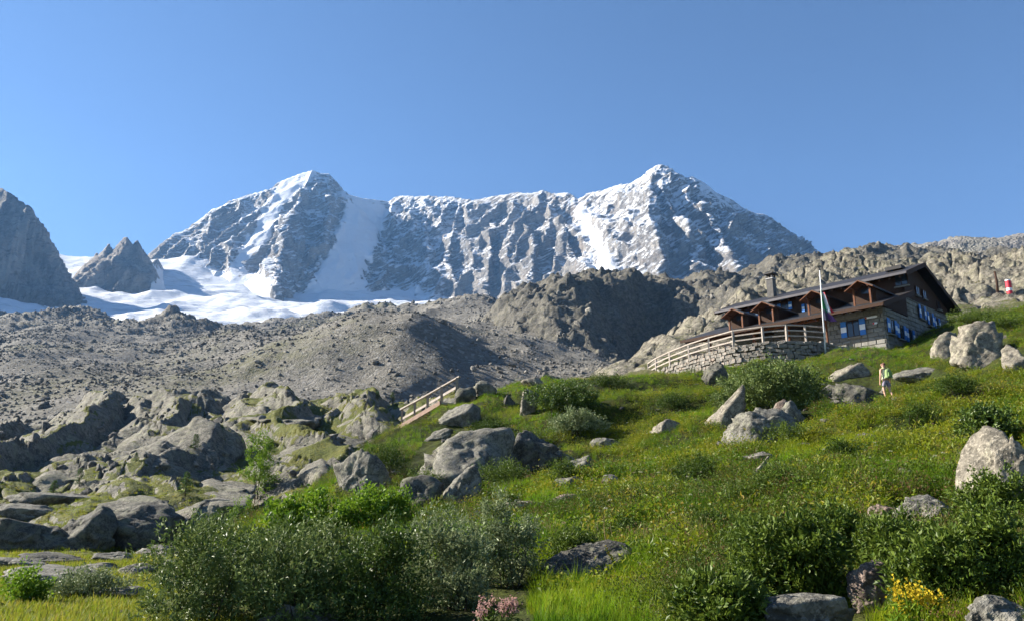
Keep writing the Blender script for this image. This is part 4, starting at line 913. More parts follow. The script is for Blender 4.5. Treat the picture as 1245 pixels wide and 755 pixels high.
BL = [
 (925, 536, 78, 46, 'large angular boulder with bright left face below the round willow', 'grey', 21, dict(cuts=[((-1, -.35, .35), .62), ((0, -1, .3), .75), ((0, 0, 1), .75)], sub=4, sharp=22, depth=.8)),
 (968, 516, 34, 34, 'pointed grey boulder between the willow and the large angular boulder', 'grey', 22, dict(cuts=[((.7, 0, .7), .6), ((-.6, 0, .6), .72)])),
 (950, 510, 16, 22, 'narrow leaning stone wedged beside the pointed grey boulder', 'red', 24, dict(rot=(0, .4, 0))),
 (888, 516, 38, 44, 'split pale slab left of the large angular boulder', 'pale', 23, dict(rot=(0, .35, 0), cuts=[((-.8, -.3, .5), .6)], depth=.7)),
 (1038, 489, 74, 36, 'broad dark flat-topped boulder just left of the hiker', 'dark', 25, dict(cuts=[((0, 0, 1), .6), ((-.7, 0, .6), .7)], sub=4)),
 (1040, 459, 42, 22, 'pale wedge-shaped boulder above the broad dark boulder', 'pale', 26, dict(cuts=[((-.6, -.2, .8), .55)])),
 (1070, 487, 22, 12, 'small pale stone at the feet of the hiker', 'pale', 27, {}),
 (1197, 441, 68, 47, 'tall pale split slab under the dark juniper mat', 'pale', 28, dict(cuts=[((-.5, -.8, .3), .55), ((.8, -.2, .4), .75)], rot=(0, .25, 0), sub=4, depth=.6, sharp=22)),
 (1156, 432, 40, 40, 'leaning pale slab left of the tall split slab', 'pale', 29, dict(rot=(0, .5, 0), depth=.5, cuts=[((-.6, -.7, .4), .55)])),
 (1238, 446, 34, 28, 'pale block at the right edge beside the tall split slab', 'pale', 30, {}),
 (1126, 460, 54, 13, 'long low grey slab above the hiker in the grass', 'grey', 31, dict(depth=.6)),
 (868, 468, 30, 28, 'dark angular boulder against the foot of the terrace wall', 'dark', 32, dict(cuts=[((-.8, -.2, .5), .6)], sub=4)),
 (810, 525, 28, 13, 'small whitish boulder alone in the leafy green slope', 'pale', 33, {}),
 (921, 589, 17, 32, 'thin upright pale stone in the green slope', 'pale', 34, dict(rot=(0, .45, 0), depth=.7)),
 (961, 573, 14, 10, 'small grey stone right of the thin upright stone', 'grey', 35, {}),
 (964, 603, 14, 12, 'small rounded grey stone beside the dark heath cushion', 'grey', 36, {}),
 (912, 641, 24, 11, 'flat pale stone lying in the lower grass', 'pale', 37, {}),
 (932, 632, 24, 11, 'small dark stone just behind the flat pale stone', 'dark', 38, {}),
 (823, 664, 34, 10, 'low flat grey stone sunk in the lower grass', 'grey', 39, {}),
 (1091, 643, 44, 36, 'pointed pinkish boulder left of the cracked grey slab', 'red', 40, dict(cuts=[((.7, -.2, .6), .6), ((-.7, -.2, .6), .65)], sub=4)),
 (1143, 640, 66, 40, 'cracked grey slab right of the pointed pinkish boulder', 'grey', 41, dict(cuts=[((0, -.3, 1), .6), ((-.5, -.6, .5), .7)], sub=4)),
 (1240, 606, 76, 78, 'big pale lichened boulder at the right edge', 'pale', 42, dict(cuts=[((-.75, -.25, .6), .62), ((0, -1, .3), .7)], sub=4, sharp=10)),
 (1102, 582, 16, 14, 'small round grey stone amid bright leaves on the right', 'grey', 43, {}),
 (1108, 596, 18, 6, 'thin flat pale stone below the small round stone', 'pale', 44, {}),
 (1076, 742, 52, 42, 'reddish brown boulder in shade under the heath', 'red', 45, dict(sub=4)),
 (1005, 766, 120, 30, 'smooth flat grey boulder at the bottom edge', 'grey', 46, dict(sub=4, noise=.03, sharp=6)),
 (1224, 768, 80, 40, 'grey boulder in the bottom right corner', 'grey', 47, dict(sub=4, noise=.04, sharp=8)),
 (352, 768, 100, 22, 'flat grey rock at the bottom edge below the willows', 'grey', 48, dict(sub=4, noise=.03)),
 (556, 592, 112, 76, 'large rounded grey outcrop on the knoll below the stairway', 'grey', 49, dict(sub=4, sharp=7, depth=1.1, cuts=[((-.6, -.2, .8), .75), ((0, -.7, .7), .85)])),
 (640, 572, 68, 50, 'dark broken outcrop right of the large rounded outcrop', 'dark', 50, dict(sub=4, cuts=[((.5, -.3, .8), .7)])),
 (559, 611, 50, 42, 'squat grey rock below the large rounded outcrop', 'grey', 51, dict(sub=4, cuts=[((0, -.9, .4), .65)])),
 (674, 560, 30, 20, 'small round brown-grey boulder right of the dark outcrop', 'grey', 52, dict(sharp=6)),
 (702, 574, 44, 24, 'low layered slab on the knoll right of the round boulder', 'grey', 53, dict(rot=(0, -.25, 0), cuts=[((0, 0, 1), .5)])),
 (687, 590, 34, 10, 'flat grey slab below the layered slab', 'grey', 54, {}),
 (440, 596, 64, 50, 'pale leaning slab on the grassy left flank of the knoll', 'grey', 55, dict(rot=(0, -.55, .2), depth=.6, cuts=[((-.5, -.6, .7), .5)], sub=4)),
 (641, 502, 24, 32, 'upright pale rock left of the round dark willow', 'pale', 56, dict(rot=(0, .3, 0), depth=.7)),
 (628, 622, 40, 16, 'white rock peeping out behind the silvery willow', 'pale', 57, {}),
 (692, 613, 32, 10, 'flat pinkish stone among the leafy plants', 'red', 58, {}),
 (556, 518, 50, 24, 'grey rock at the upper end of the stairway', 'grey', 59, dict(cuts=[((-.5, -.4, .7), .6)])),
 (535, 534, 36, 10, 'long log-shaped grey stone below the stairway', 'grey', 60, dict(depth=.35, rot=(0, -.25, 0))),
 (588, 478, 32, 11, 'flat pale rock on the skyline right of the stairway', 'grey', 61, {}),
 (648, 468, 22, 9, 'white block on the knoll skyline', 'pale', 62, {}),
 (568, 488, 26, 14, 'dark rock on the knoll edge behind the stairway top', 'dark', 63, {}),
 (618, 492, 14, 12, 'small dark stone on the knoll left of the round willow', 'dark', 64, {}),
 (508, 616, 48, 30, 'dark rock under the heath mat left of the squat rock', 'dark', 65, {}),
 (715, 706, 88, 46, 'dark shaded rock beside the silvery willow in the foreground', 'dark', 66, dict(sub=4)),
 (742, 590, 22, 10, 'small flat grey stone right of the layered slabs', 'grey', 67, {}),
 (735, 545, 26, 12, 'low grey stone above the leafy slope', 'grey', 68, {})]
for px_, py_, wp_, hp_, lb_, kd_, sd_, kw_ in BL: boulder(px_, py_, wp_, hp_, lb_, kd_, sd_, **kw_)
# big rounded rocks on the meadow edge at left
for px_, py_, wp_, hp_, lb_, kd_, sd_ in [
 (148, 664, 88, 46, 'largest dark rounded rock at the edge of the left meadow', 'dark', 71), (92, 664, 58, 38, 'dark upright rock left of the largest rounded rock', 'dark', 72),
 (36, 667, 96, 34, 'dark broad rock at the left edge above the meadow', 'dark', 73), (62, 614, 84, 20, 'long low grey rock dome with saplings behind it', 'grey', 74), (26, 632, 90, 22, 'smooth grey rock dome at the left edge', 'grey', 75),
 (75, 712, 110, 22, 'flat grey rock at the bottom left above the yellow grass', 'grey', 76), (160, 700, 36, 12, 'small flat grey stone in the left meadow', 'grey', 77), (140, 682, 40, 12, 'low stone in the turf below the largest rounded rock', 'grey', 78), (14, 690, 50, 14, 'low flat stone at the left edge of the meadow', 'grey', 79),
 (190, 676, 60, 12, 'flat grey stone right of the low stone in the turf', 'grey', 80), (118, 726, 70, 10, 'thin flat slab just above the yellow grass', 'grey', 81), (205, 690, 44, 9, 'small thin slab at the right end of the left meadow', 'grey', 82), (52, 684, 60, 10, 'thin dark slab below the dark broad rock', 'dark', 83), (98, 695, 50, 9, 'narrow grey slab in the middle of the left meadow', 'grey', 84)]:
    boulder(px_, py_, wp_, hp_, lb_, kd_, sd_, lhit, 4, .9, sharp=9, noise=.06)
# bedrock ribs of the left slope, standing proud of the turf
random.seed(3)
for k, (px_, py_, wp_, hp_, tl) in enumerate([(60, 590, 80, 40, -.5), (150, 560, 80, 60, -.6), (205, 545, 80, 60, -.6), (320, 505, 80, 30, -.4), (360, 545, 70, 34, -.4), (375, 590, 50, 50, -.6), (240, 606, 80, 34, -.35), (190, 628, 60, 22, -.3), (430, 528, 70, 26, -.3), (120, 622, 70, 16, -.2), (300, 578, 44, 26, -.4), (440, 505, 46, 22, -.3)]):
    boulder(px_, py_, wp_ * 1.3, hp_ * .5, None, 'slab', 200 + k, lhit, 4, 2.4, (random.uniform(.05, .25), tl * .75, random.uniform(.2, .45)), sharp=16, noise=.04, sink=.66, name='rock_slab', parent=LEFT)

# ------------------------------------------------------------ scattering by geometry nodes (only for what nobody could count)
def scatter(name, label, pts, rot, scale, idx, protos):
    me = mesh_np(name, np.asarray(pts), np.zeros((0, 3), np.int32), False, {'rot': rot, 'scl': scale})
    at = me.attributes.new('idx', 'INT', 'POINT'); at.data.foreach_set('value', np.asarray(idx, np.int32))
    o = link(name, me); tag(o, label, kind='stuff')
    cl = bpy.data.collections.new(name + '_parts')
    for k, pm in enumerate(protos): cl.objects.link(bpy.data.objects.new('%s_%02d' % (name, k), pm))
    ng = bpy.data.node_groups.new(name, 'GeometryNodeTree')
    ng.interface.new_socket('Geometry', in_out='INPUT', socket_type='NodeSocketGeometry'); ng.interface.new_socket('Geometry', in_out='OUTPUT', socket_type='NodeSocketGeometry')
    N = ng.nodes; gi = N.new('NodeGroupInput'); go = N.new('NodeGroupOutput'); ip = N.new('GeometryNodeInstanceOnPoints'); ci = N.new('GeometryNodeCollectionInfo')
    ci.inputs['Collection'].default_value = cl; ci.inputs['Separate Children'].default_value = True; ci.inputs['Reset Children'].default_value = True
    def na(nm, ty): nd = N.new('GeometryNodeInputNamedAttribute'); nd.data_type = ty; nd.inputs['Name'].default_value = nm; return nd.outputs['Attribute']
    L = ng.links
    L.new(gi.outputs[0], ip.inputs['Points']); L.new(ci.outputs[0], ip.inputs['Instance']); ip.inputs['Pick Instance'].default_value = True
    L.new(na('idx', 'INT'), ip.inputs['Instance Index']); L.new(na('rot', 'FLOAT_VECTOR'), ip.inputs['Rotation']); L.new(na('scl', 'FLOAT_VECTOR'), ip.inputs['Scale']); L.new(ip.outputs[0], go.inputs[0])
    md = o.modifiers.new('scatter', 'NODES'); md.node_group = ng; return o
# loose stones of the moraine and rubble between the slabs
MOR = mat_rock('moraine_stone', (.27, .25, .215), (.14, .13, .11), .8, None, 0, None, .8, .2, False)
nt_ = MOR.node_tree; pb_ = next(q for q in nt_.nodes if q.type == 'BSDF_PRINCIPLED'); src = pb_.inputs['Base Color'].links[0].from_socket      # each stone its own tone
oi_ = nt_.nodes.new('ShaderNodeObjectInfo'); rp_ = nt_.nodes.new('ShaderNodeValToRGB'); rp_.color_ramp.elements[0].color = (.55, .55, .55, 1); rp_.color_ramp.elements[1].color = (1.7, 1.68, 1.62, 1); rp_.color_ramp.elements[1].position = 1; e_ = rp_.color_ramp.elements.new(.8); e_.color = (1, 1, 1, 1)
mx_ = nt_.nodes.new('ShaderNodeMix'); mx_.data_type = 'RGBA'; mx_.blend_type = 'MULTIPLY'; mx_.inputs[0].default_value = 1; nt_.links.new(oi_.outputs['Random'], rp_.inputs[0]); nt_.links.new(src, mx_.inputs[6]); nt_.links.new(rp_.outputs[0], mx_.inputs[7]); nt_.links.new(mx_.outputs[2], pb_.inputs['Base Color'])
rkp = []
for k in range(6):
    bm = bmesh.new(); bmesh.ops.create_icosphere(bm, subdivisions=2, radius=.5); bm.verts.ensure_lookup_table(); D = np.array([v.co[:] for v in bm.verts]); F = np.array([[v.index for v in f.verts] for f in bm.faces]); bm.free()
    D /= np.linalg.norm(D, axis=1)[:, None]; rs = np.random.RandomState(k); N_ = rs.randn(9, 3); N_ /= np.linalg.norm(N_, axis=1)[:, None]
    r = ((np.clip(D @ N_.T, 0, None) / rs.uniform(.55, 1, 9)) ** 16).sum(1) ** (-1 / 16.); rkp.append(mesh_np('moraine_stone', D * np.clip(r, .3, 1.3)[:, None] * .5 * np.array([1.2, .95, .75]), F, False, None, MOR))
def grid_pick(X, Y, Z, n, wgt, rs):
    """random points on a terrain sheet, weighted per cell, jittered inside the cell"""
    w_ = wgt[:-1, :-1].ravel().clip(0); i = rs.choice(w_.size, n, p=w_ / w_.sum()); r, c = np.divmod(i, X.shape[1] - 1); u, v = rs.rand(n), rs.rand(n)
    def L(A): return (A[r, c] * (1 - u) + A[r, c + 1] * u) * (1 - v) + (A[r + 1, c] * (1 - u) + A[r + 1, c + 1] * u) * v
    return np.stack([L(X), L(Y), L(Z)], 1)
rs = np.random.RandomState(4)
wgt = OY ** 1.2 * (.35 + sm(-.3, .5, fbm(OX / 60, OY / 60, 3, .5, 201)))
pts = grid_pick(OX, OY, OZ, 70000, wgt, rs); n = len(pts); sz = np.exp(rs.randn(n) * .5) * .40 * (.7 + pts[:, 1] / 420); sz = np.clip(sz, .2, 4.)
scatter('moraine_rubble', 'loose grey stones strewn over the moraine', pts, rs.rand(n, 3) * 6.28, np.stack([sz] * 3, 1), rs.randint(0, 6, n), rkp)
pts = grid_pick(LX, LY, LZ, 800, np.where(LY > 26, LY * (gl < .45) * (1 + 2 * sm(.0, .4, fbm(LX / 10, LY / 10, 2, .5, 203))), 0), rs); n = len(pts); sz = np.clip(np.exp(rs.randn(n) * .6) * .3, .1, 1.3)
scatter('slope_rubble', 'broken stones lying between the granite slabs', pts, rs.rand(n, 3) * 6.28, np.stack([sz] * 3, 1), rs.randint(0, 6, n), rkp)
pts = grid_pick(UX, UY, UZ, 3500, np.where(normz(UX, UY, UZ)[0] > .72, UY, 0), rs); n = len(pts); sz = np.clip(np.exp(rs.randn(n) * .6) * 1.1, .4, 4)
scatter('cliff_rubble', 'stones strewn over the shoulder above the cliff', pts, rs.rand(n, 3) * 6.28, np.stack([sz] * 3, 1), rs.randint(0, 6, n), rkp)
for q in (0,):
    w_ = np.where((NY > 9) & (NY < 60), NY * (.3 + sm(0, .4, fbm(NX / 5, NY / 5, 2, .5, 207))), 0); pts = grid_pick(NX, NY, NZ, 420, w_, rs); n = len(pts); sz = np.clip(np.exp(rs.randn(n) * .55) * .17, .06, .55); pts[:, 2] += sz * .18
    scatter('hillside_stones', 'small stones half sunk in the grass of the hillside', pts, np.stack([rs.uniform(-.4, .4, n), rs.uniform(-.4, .4, n), rs.rand(n) * 6.28], 1), np.stack([sz * 1.2, sz, sz * .8], 1), rs.randint(0, 6, n), rkp)
# ------------------------------------------------------------ plants
def mat_leaf(name, c1, c2, trans=.45, rough=.55, spec=.3, tip=None, rnd='island', dark=None, patch=None):
    m = M(name); r = m.n('ShaderNodeNewGeometry').outputs['Random Per Island']; ob = m.rnd()
    col = m.mix(r, c1, c2)
    if tip: col = m.mix(m.ramp(ob, [(.55, 0), (1, .85)]), col, tip)
    if dark: col = m.mix(m.ramp(ob, [(.0, .7), (.35, 0)]), col, dark)
    if patch:
        loc = m.n('ShaderNodeObjectInfo').outputs['Location']; q1 = m.noise(loc, .16, 3, .6); q2 = m.noise(loc, .7, 3, .6)
        col = m.mix(m.ramp(q1, [(.42, 0), (.62, patch[2])]), col, patch[0]); col = m.mix(m.ramp(q2, [(.40, patch[2]), (.52, 0)]), col, patch[1])
    p_ = m.bsdf(col, rough, None, spec, link=False); t = m.n('ShaderNodeBsdfTranslucent'); m.l(col, t.inputs[0])
    mx = m.n('ShaderNodeMixShader'); mx.inputs[0].default_value = trans; m.l(p_, mx.inputs[1]); m.l(t.outputs[0], mx.inputs[2]); m.l(mx.outputs[0], m.out.inputs[0]); return m.m
L_GRASS = mat_leaf('grass_blade', (.075, .19, .006), (.155, .275, .010), .5, .6, .15, (.24, .21, .022), dark=(.04, .09, .005), patch=((.22, .265, .010), (.05, .13, .005), .75))
L_DRY = mat_leaf('grass_dry', (.26, .17, .09), (.34, .25, .15), .4, .8, .1)
L_FORB = mat_leaf('forb_leaf', (.06, .14, .006), (.18, .25, .012), .45, .5, .25, (.30, .20, .03), dark=(.025, .075, .006), patch=((.26, .255, .014), (.04, .11, .006), .6))
L_HEATH = mat_leaf('heath_leaf', (.024, .055, .005), (.075, .115, .010), .25, .55, .15, (.12, .09, .025))
L_RHODO = mat_leaf('rhododendron_leaf', (.035, .07, .008), (.12, .165, .02), .28, .5, .2)
L_HEATH2 = mat_leaf('bilberry_leaf', (.022, .05, .006), (.075, .115, .012), .2, .55, .15)
L_WILLOW = mat_leaf('willow_leaf', (.065, .105, .02), (.18, .225, .07), .2, .5, .18)
L_SILVER = mat_leaf('silver_willow_leaf', (.085, .125, .04), (.25, .285, .14), .2, .5, .18)
L_ALDER = mat_leaf('alder_leaf', (.075, .155, .010), (.17, .26, .018), .38, .5, .2)
L_DARKW = mat_leaf('dark_willow_leaf', (.035, .07, .010), (.10, .145, .025), .2, .45, .25)
L_CONIF = mat_leaf('conifer_needle', (.035, .075, .015), (.07, .12, .025), .3, .6, .2)
L_RED = mat_leaf('red_leaf', (.10, .06, .025), (.22, .12, .06), .4, .6, .2)
BARK = mat_wood('bark', (.06, .045, .032), (.11, .085, .06), 6, .9)
PETALW = mat_leaf('petal_white', (.42, .42, .32), (.52, .50, .38), .4, .7, .1); PETALY = mat_leaf('petal_yellow', (.42, .31, .015), (.52, .40, .03), .4, .7, .1); PETALP = mat_leaf('petal_pink', (.36, .20, .18), (.45, .29, .25), .4, .7, .1)
def nrm(v): return v / (np.linalg.norm(v, axis=-1)[..., None] + 1e-9)
def leaves(pos, axis, nor, ln, wd, fold=.25):
    """folded leaf, two triangles: base, right, tip, left"""
    axis = nrm(axis); side = nrm(np.cross(axis, nor)); up = np.cross(side, axis)
    ln = np.asarray(ln)[:, None]; wd = np.asarray(wd)[:, None]
    a = pos; t = pos + axis * ln; mid = pos + axis * ln * .5 + up * wd * fold; r = mid + side * wd * .5; l = mid - side * wd * .5
    V = np.stack([a, r, t, l], 1).reshape(-1, 3); k = np.arange(len(pos))[:, None] * 4
    return V, np.concatenate([k + [0, 1, 2], k + [0, 2, 3]], 1).reshape(-1, 3)
def rdir(rs, n): return nrm(rs.randn(n, 3))
def crown(rs, lobes, n, ln, wd, clump=.10, nclump=None, up=.35, inner=.25):
    """leaves in small sprays over a set of ellipsoid lobes (centre, radii)"""
    vol = np.array([r[0] * r[1] + r[0] * r[2] for _, r in lobes]); pr = vol / vol.sum(); nc = nclump or max(12, n // 34)
    li = rs.choice(len(lobes), nc, p=pr); d = rdir(rs, nc); d[:, 2] = np.where(d[:, 2] < -.25, -d[:, 2], d[:, 2])
    C = np.array([lobes[i][0] for i in li]); Rr = np.array([lobes[i][1] for i in li])
    rad = np.where(rs.rand(nc) < inner, rs.uniform(.35, .85, nc), rs.uniform(.84, 1.0, nc) + np.abs(rs.randn(nc)) * .16)
    cc = C + d * Rr * rad[:, None]; ci = rs.randint(0, nc, n)
    twig = nrm(d + np.array([0, 0, up]) + rs.randn(nc, 3) * .35)
    t = rs.uniform(-1, 1, n)
    pos = cc[ci] + twig[ci] * (t * clump * 1.5)[:, None] + rs.randn(n, 3) * clump * .38
    ax = nrm(twig[ci] * .8 + rdir(rs, n) * .9); nr = nrm(rdir(rs, n) + np.array([0, 0, .6]))
    return leaves(pos, ax, nr, ln * rs.uniform(.6, 1.25, n), wd * rs.uniform(.6, 1.25, n))
def stems(rs, lobes, base_r, rad, n):
    b = MB()
    for k in range(n):
        c, r = lobes[k % len(lobes)]; e = np.array(c) + rdir(rs, 1)[0] * np.array(r) * .75; e[2] = max(e[2], .1)
        s = np.array([rs.uniform(-1, 1) * base_r, rs.uniform(-1, 1) * base_r, -.12]); mdp = s * .45 + e * .55 + rs.randn(3) * .04 * np.linalg.norm(e - s); mdp[2] *= 1.08
        b.tube([s, (s + mdp) / 2 + rs.randn(3) * .02, mdp, e], [rad, rad * .8, rad * .55, rad * .22], 5, False)
    return b
def bush(name, px, py, wp, hp, lab, mat, n, ln, wd, seed, cat='shrub', zf=hit, depth=.8, lob=9, group=None, clump=.09, Y=None, flat=False, sink=.1, stem=12, inner=.25):
    rs = np.random.RandomState(seed); b = zf(px, py) if Y is None else P(px, py, Y); k = b.y / FPX; w_, h_ = wp * k, hp * k
    o = empty(name, (b.x, b.y + w_ * depth * .2, b.z - h_ * sink), 0, lab, cat, group); lobes = []
    for i in range(lob):
        an = rs.uniform(0, 6.283); q = math.sqrt(rs.rand()) * .62; x, y = math.cos(an) * q * w_ / 2, math.sin(an) * q * w_ * depth / 2
        top = h_ * (1 + sink) * (1 - .45 * q * q) * rs.uniform(.68, 1.12); rx = w_ * rs.uniform(.14, .27); rz_ = min(top * .5, rx * 1.1) if not flat else top * .5
        lobes.append(((x, y, top - rz_), (rx, rx, rz_))); 
        if top - 2 * rz_ > .1 * h_: lobes.append(((x * 1.1, y * 1.1, (top - 2 * rz_) * .6), (rx * 1.05, rx * 1.05, max(rz_, (top - 2 * rz_) * .6))))
    n = int(n * .72); ln *= 1.14; wd *= 1.14
    V, F = crown(rs, lobes, n, ln, wd, clump, None, .35, inner); V[:, 2] = np.maximum(V[:, 2], -.05)
    link('foliage', mesh_np('foliage', V, F, False, None, mat), None, o)
    for c_, r_ in (): pass
    stems(rs, lobes, w_ * .12, max(.008, min(.03, w_ * .012)), stem).build('stem', BARK, o, True)
    return o
W = lambda *a, **k: bush('willow_bush', *a, **k)
W(232, 772, 170, 118, 'big grey-green willow bush at the bottom left, leftmost of the thicket', L_WILLOW, 15000, .045, .017, 301, clump=.07)
W(352, 768, 150, 112, 'grey-green willow bush in the thicket above the flat bottom rock', L_WILLOW, 14000, .045, .017, 302, clump=.07)
W(455, 765, 150, 112, 'dark willow bush in the middle of the foreground thicket', L_DARKW, 13000, .045, .017, 303, clump=.07)
W(548, 742, 130, 108, 'silvery willow bush with bright crest right of the dark middle bush', L_SILVER, 14000, .042, .016, 304, clump=.07)
W(615, 715, 105, 92, 'rounded silver willow at the right end of the foreground thicket', L_SILVER, 13000, .042, .016, 305, clump=.07)
W(300, 722, 150, 76, 'willow bush behind the leftmost thicket bush', L_DARKW, 9000, .05, .02, 306)
W(410, 712, 150, 64, 'willow bush behind the middle of the thicket', L_WILLOW, 9000, .05, .02, 307)
bush('alder_bush', 366, 680, 132, 84, 'bright green alder bush rising behind the thicket', L_ALDER, 9000, .075, .045, 308, clump=.12)
bush('alder_bush', 438, 660, 84, 58, 'bright green alder bush with upright shoots right of the larger alder', L_ALDER, 7000, .075, .04, 309, clump=.12)
bush('alder_bush', 480, 648, 40, 46, 'small leafy alder shoots at the knoll foot', L_ALDER, 2500, .07, .035, 310, clump=.12)
bush('alder_tree', 312, 612, 56, 80, 'upright leafy alder before the granite slabs', L_ALDER, 7000, .10, .06, 311, 'shrub', lhit, .8, 10, None, .2, stem=14)
W(256, 655, 70, 44, 'small dark willow on the meadow edge left of the alders', L_DARKW, 5000, .06, .025, 312, zf=lhit, clump=.12)
W(290, 660, 50, 50, 'thin willow sapling between the dark willow and the alders', L_ALDER, 2200, .06, .03, 313, zf=lhit, clump=.12)
W(685, 506, 100, 40, 'round dark willow on the crest of the knoll', L_DARKW, 16000, .10, .05, 314, clump=.16, lob=12, stem=10)
W(698, 530, 82, 32, 'silvery willow just below the round dark willow', L_SILVER, 11000, .10, .045, 315, clump=.16, lob=12, stem=10)
W(953, 501, 142, 60, 'wide round willow below the terrace wall', L_WILLOW, 26000, .10, .05, 316, clump=.17, lob=16, stem=14)
W(905, 490, 60, 34, 'left shoulder of willow scrub below the terrace wall', L_WILLOW, 5000, .085, .04, 317, clump=.17)
W(95, 728, 100, 28, 'low silvery willow scrub in the bottom left meadow', L_SILVER, 6000, .045, .02, 318, zf=lhit, flat=True)
W(22, 738, 60, 36, 'green willow scrub in the bottom left corner', L_ALDER, 3500, .05, .025, 319, zf=lhit, flat=True)
J = lambda *a, **k: bush('juniper_mat', *a, flat=True, **k)
J(1195, 392, 84, 18, 'dark juniper mat on top of the tall split slab', L_RHODO, 7000, .10, .035, 320, clump=.2, lob=16)
J(1235, 398, 60, 16, 'dark juniper mat at the right edge behind the pale block', L_RHODO, 4000, .10, .035, 321, clump=.2, lob=12)
J(610, 592, 84, 30, 'dark juniper mat between the rounded outcrop and squat rock', L_RHODO, 7000, .06, .02, 322, clump=.12, lob=14)
J(505, 600, 60, 24, 'dark heath mat over the dark rock left of the squat rock', L_RHODO, 5000, .06, .02, 323, clump=.12, lob=12)
J(690, 584, 40, 24, 'small dark heath cushion beside the layered slab', L_RHODO, 3000, .05, .02, 324, clump=.1)
J(640, 540, 100, 18, 'dark heath strip above the dark broken outcrop', L_RHODO, 6000, .07, .025, 325, clump=.14, lob=14)
J(908, 622, 54, 28, 'dark heath cushion left of the small rounded stone', L_RHODO, 5000, .04, .016, 326, clump=.08, lob=10)
J(952, 604, 70, 36, 'dark heath cushion below the thin upright stone', L_RHODO, 6000, .04, .016, 327, clump=.08, lob=12)
J(960, 540, 90, 22, 'low heath patch below the large angular boulder', L_RHODO, 5000, .05, .02, 328, clump=.1, lob=12)
CUSH = [(850, 592, 70, 22, 'dark bilberry cushion on the slope left of the heath cushions'), (765, 662, 60, 20, 'dark bilberry cushion above the leaning green flower stalk'), (1030, 562, 60, 18, 'low bilberry cushion in the bright grass right of the thin upright stone'),
    (1120, 522, 70, 20, 'broad bilberry cushion on the right slope below the hiker'), (820, 502, 60, 16, 'bilberry cushion just above the small whitish boulder'), (1170, 482, 60, 18, 'bilberry cushion below the tall split slab'), (470, 578, 60, 24, 'dark heath patch on the knoll flank right of the pale leaning slab'),
    (740, 472, 80, 12, 'dark heath strip along the knoll skyline left of the terrace'), (872, 652, 60, 18, 'dark bilberry cushion left of the flat pale stone in the lower grass'), (598, 530, 60, 14, 'dark heath patch above the large rounded outcrop')]
for k_, (px_, py_, w_, h_, lb_) in enumerate(CUSH):
    h_ *= 1.45; yy_ = hit(px_, py_).y; bush('bilberry_cushion', px_, py_, w_, h_, lb_, L_HEATH2, 6000, .0016 * yy_ + .015, .0007 * yy_ + .006, 600 + k_, flat=True, clump=.004 * yy_ + .02, lob=14)
RH = lambda px, py, w_, h_, lb, mt, n, ln, wd, sd, **k: bush('rhododendron', px, py, w_, h_, lb, mt, int(n * 1.5), ln * 1.2, wd * 1.45, sd, **k)
RH(880, 775, 130, 60, 'dark rhododendron at the bottom right of centre', L_RHODO, 11000, .032, .012, 330, clump=.05)
RH(965, 745, 130, 100, 'dense dark rhododendron above the smooth flat boulder', L_RHODO, 12000, .032, .012, 331, clump=.05)
RH(1030, 705, 100, 70, 'dark rhododendron left of the reddish brown boulder', L_RHODO, 8000, .032, .012, 332, clump=.05)
RH(1100, 700, 90, 62, 'rhododendron above the reddish brown boulder', L_RHODO, 8000, .03, .012, 340, clump=.05)
RH(930, 700, 110, 60, 'dark rhododendron behind the dense dark one', L_RHODO, 9000, .032, .012, 341, clump=.05)
RH(1150, 740, 120, 80, 'rhododendron with yellow flowers growing in front of it', L_RHODO, 10000, .028, .011, 334, clump=.045)
RH(1225, 715, 90, 80, 'rhododendron above the bottom right boulder', L_RHODO, 8000, .028, .011, 335, clump=.045)
RH(1215, 645, 84, 70, 'twiggy bush with reddish leaves before the big pale boulder', L_RHODO, 5000, .03, .012, 336, clump=.05, inner=.1)
RH(1215, 540, 76, 44, 'dark leafy bush above the big pale boulder', L_DARKW, 6000, .06, .03, 337, clump=.1)
RH(700, 690, 80, 40, 'dark heath bush around the shaded foreground rock', L_RHODO, 7000, .032, .013, 338, clump=.06)
# saplings
def sapling(px, py, hp, lab, seed, zf=lhit):
    rs = np.random.RandomState(seed); b = zf(px, py); h_ = hp * b.y / FPX; o = empty('larch_sapling', b - Vector((0, 0, .05)), 0, lab, 'tree', 'larch saplings on the rocks')
    t = MB(); t.tube([(0, 0, 0), (rs.randn() * .02 * h_, 0, h_ * .5), (0, 0, h_)], [h_ * .025, h_ * .016, .004], 6); t.build('trunk', BARK, o, True)
    pos = []; ax = []; br = MB()
    for z in np.arange(.12, .97, .045):
        for j in range(5):
            an = rs.uniform(0, 6.283); L = h_ * .34 * (1 - z) ** .8 * rs.uniform(.6, 1.1) + .03 * h_; d = np.array([math.cos(an), math.sin(an), rs.uniform(-.05, .25)])
            a = np.array([0, 0, z * h_]); br.tube([a, a + d * L], [h_ * .006, .002], 3, False)
            for q in range(9): pos.append(a + d * L * rs.uniform(.15, 1.05) + rs.randn(3) * h_ * .012); ax.append(d + rs.randn(3) * .6)
    pos = np.array(pos); n = len(pos); V, F = leaves(pos, np.array(ax), rdir(rs, n), h_ * rs.uniform(.05, .10, n), h_ * np.full(n, .022))
    br.build('branches', BARK, o); link('crown', mesh_np('crown', V, F, False, None, L_CONIF), None, o)
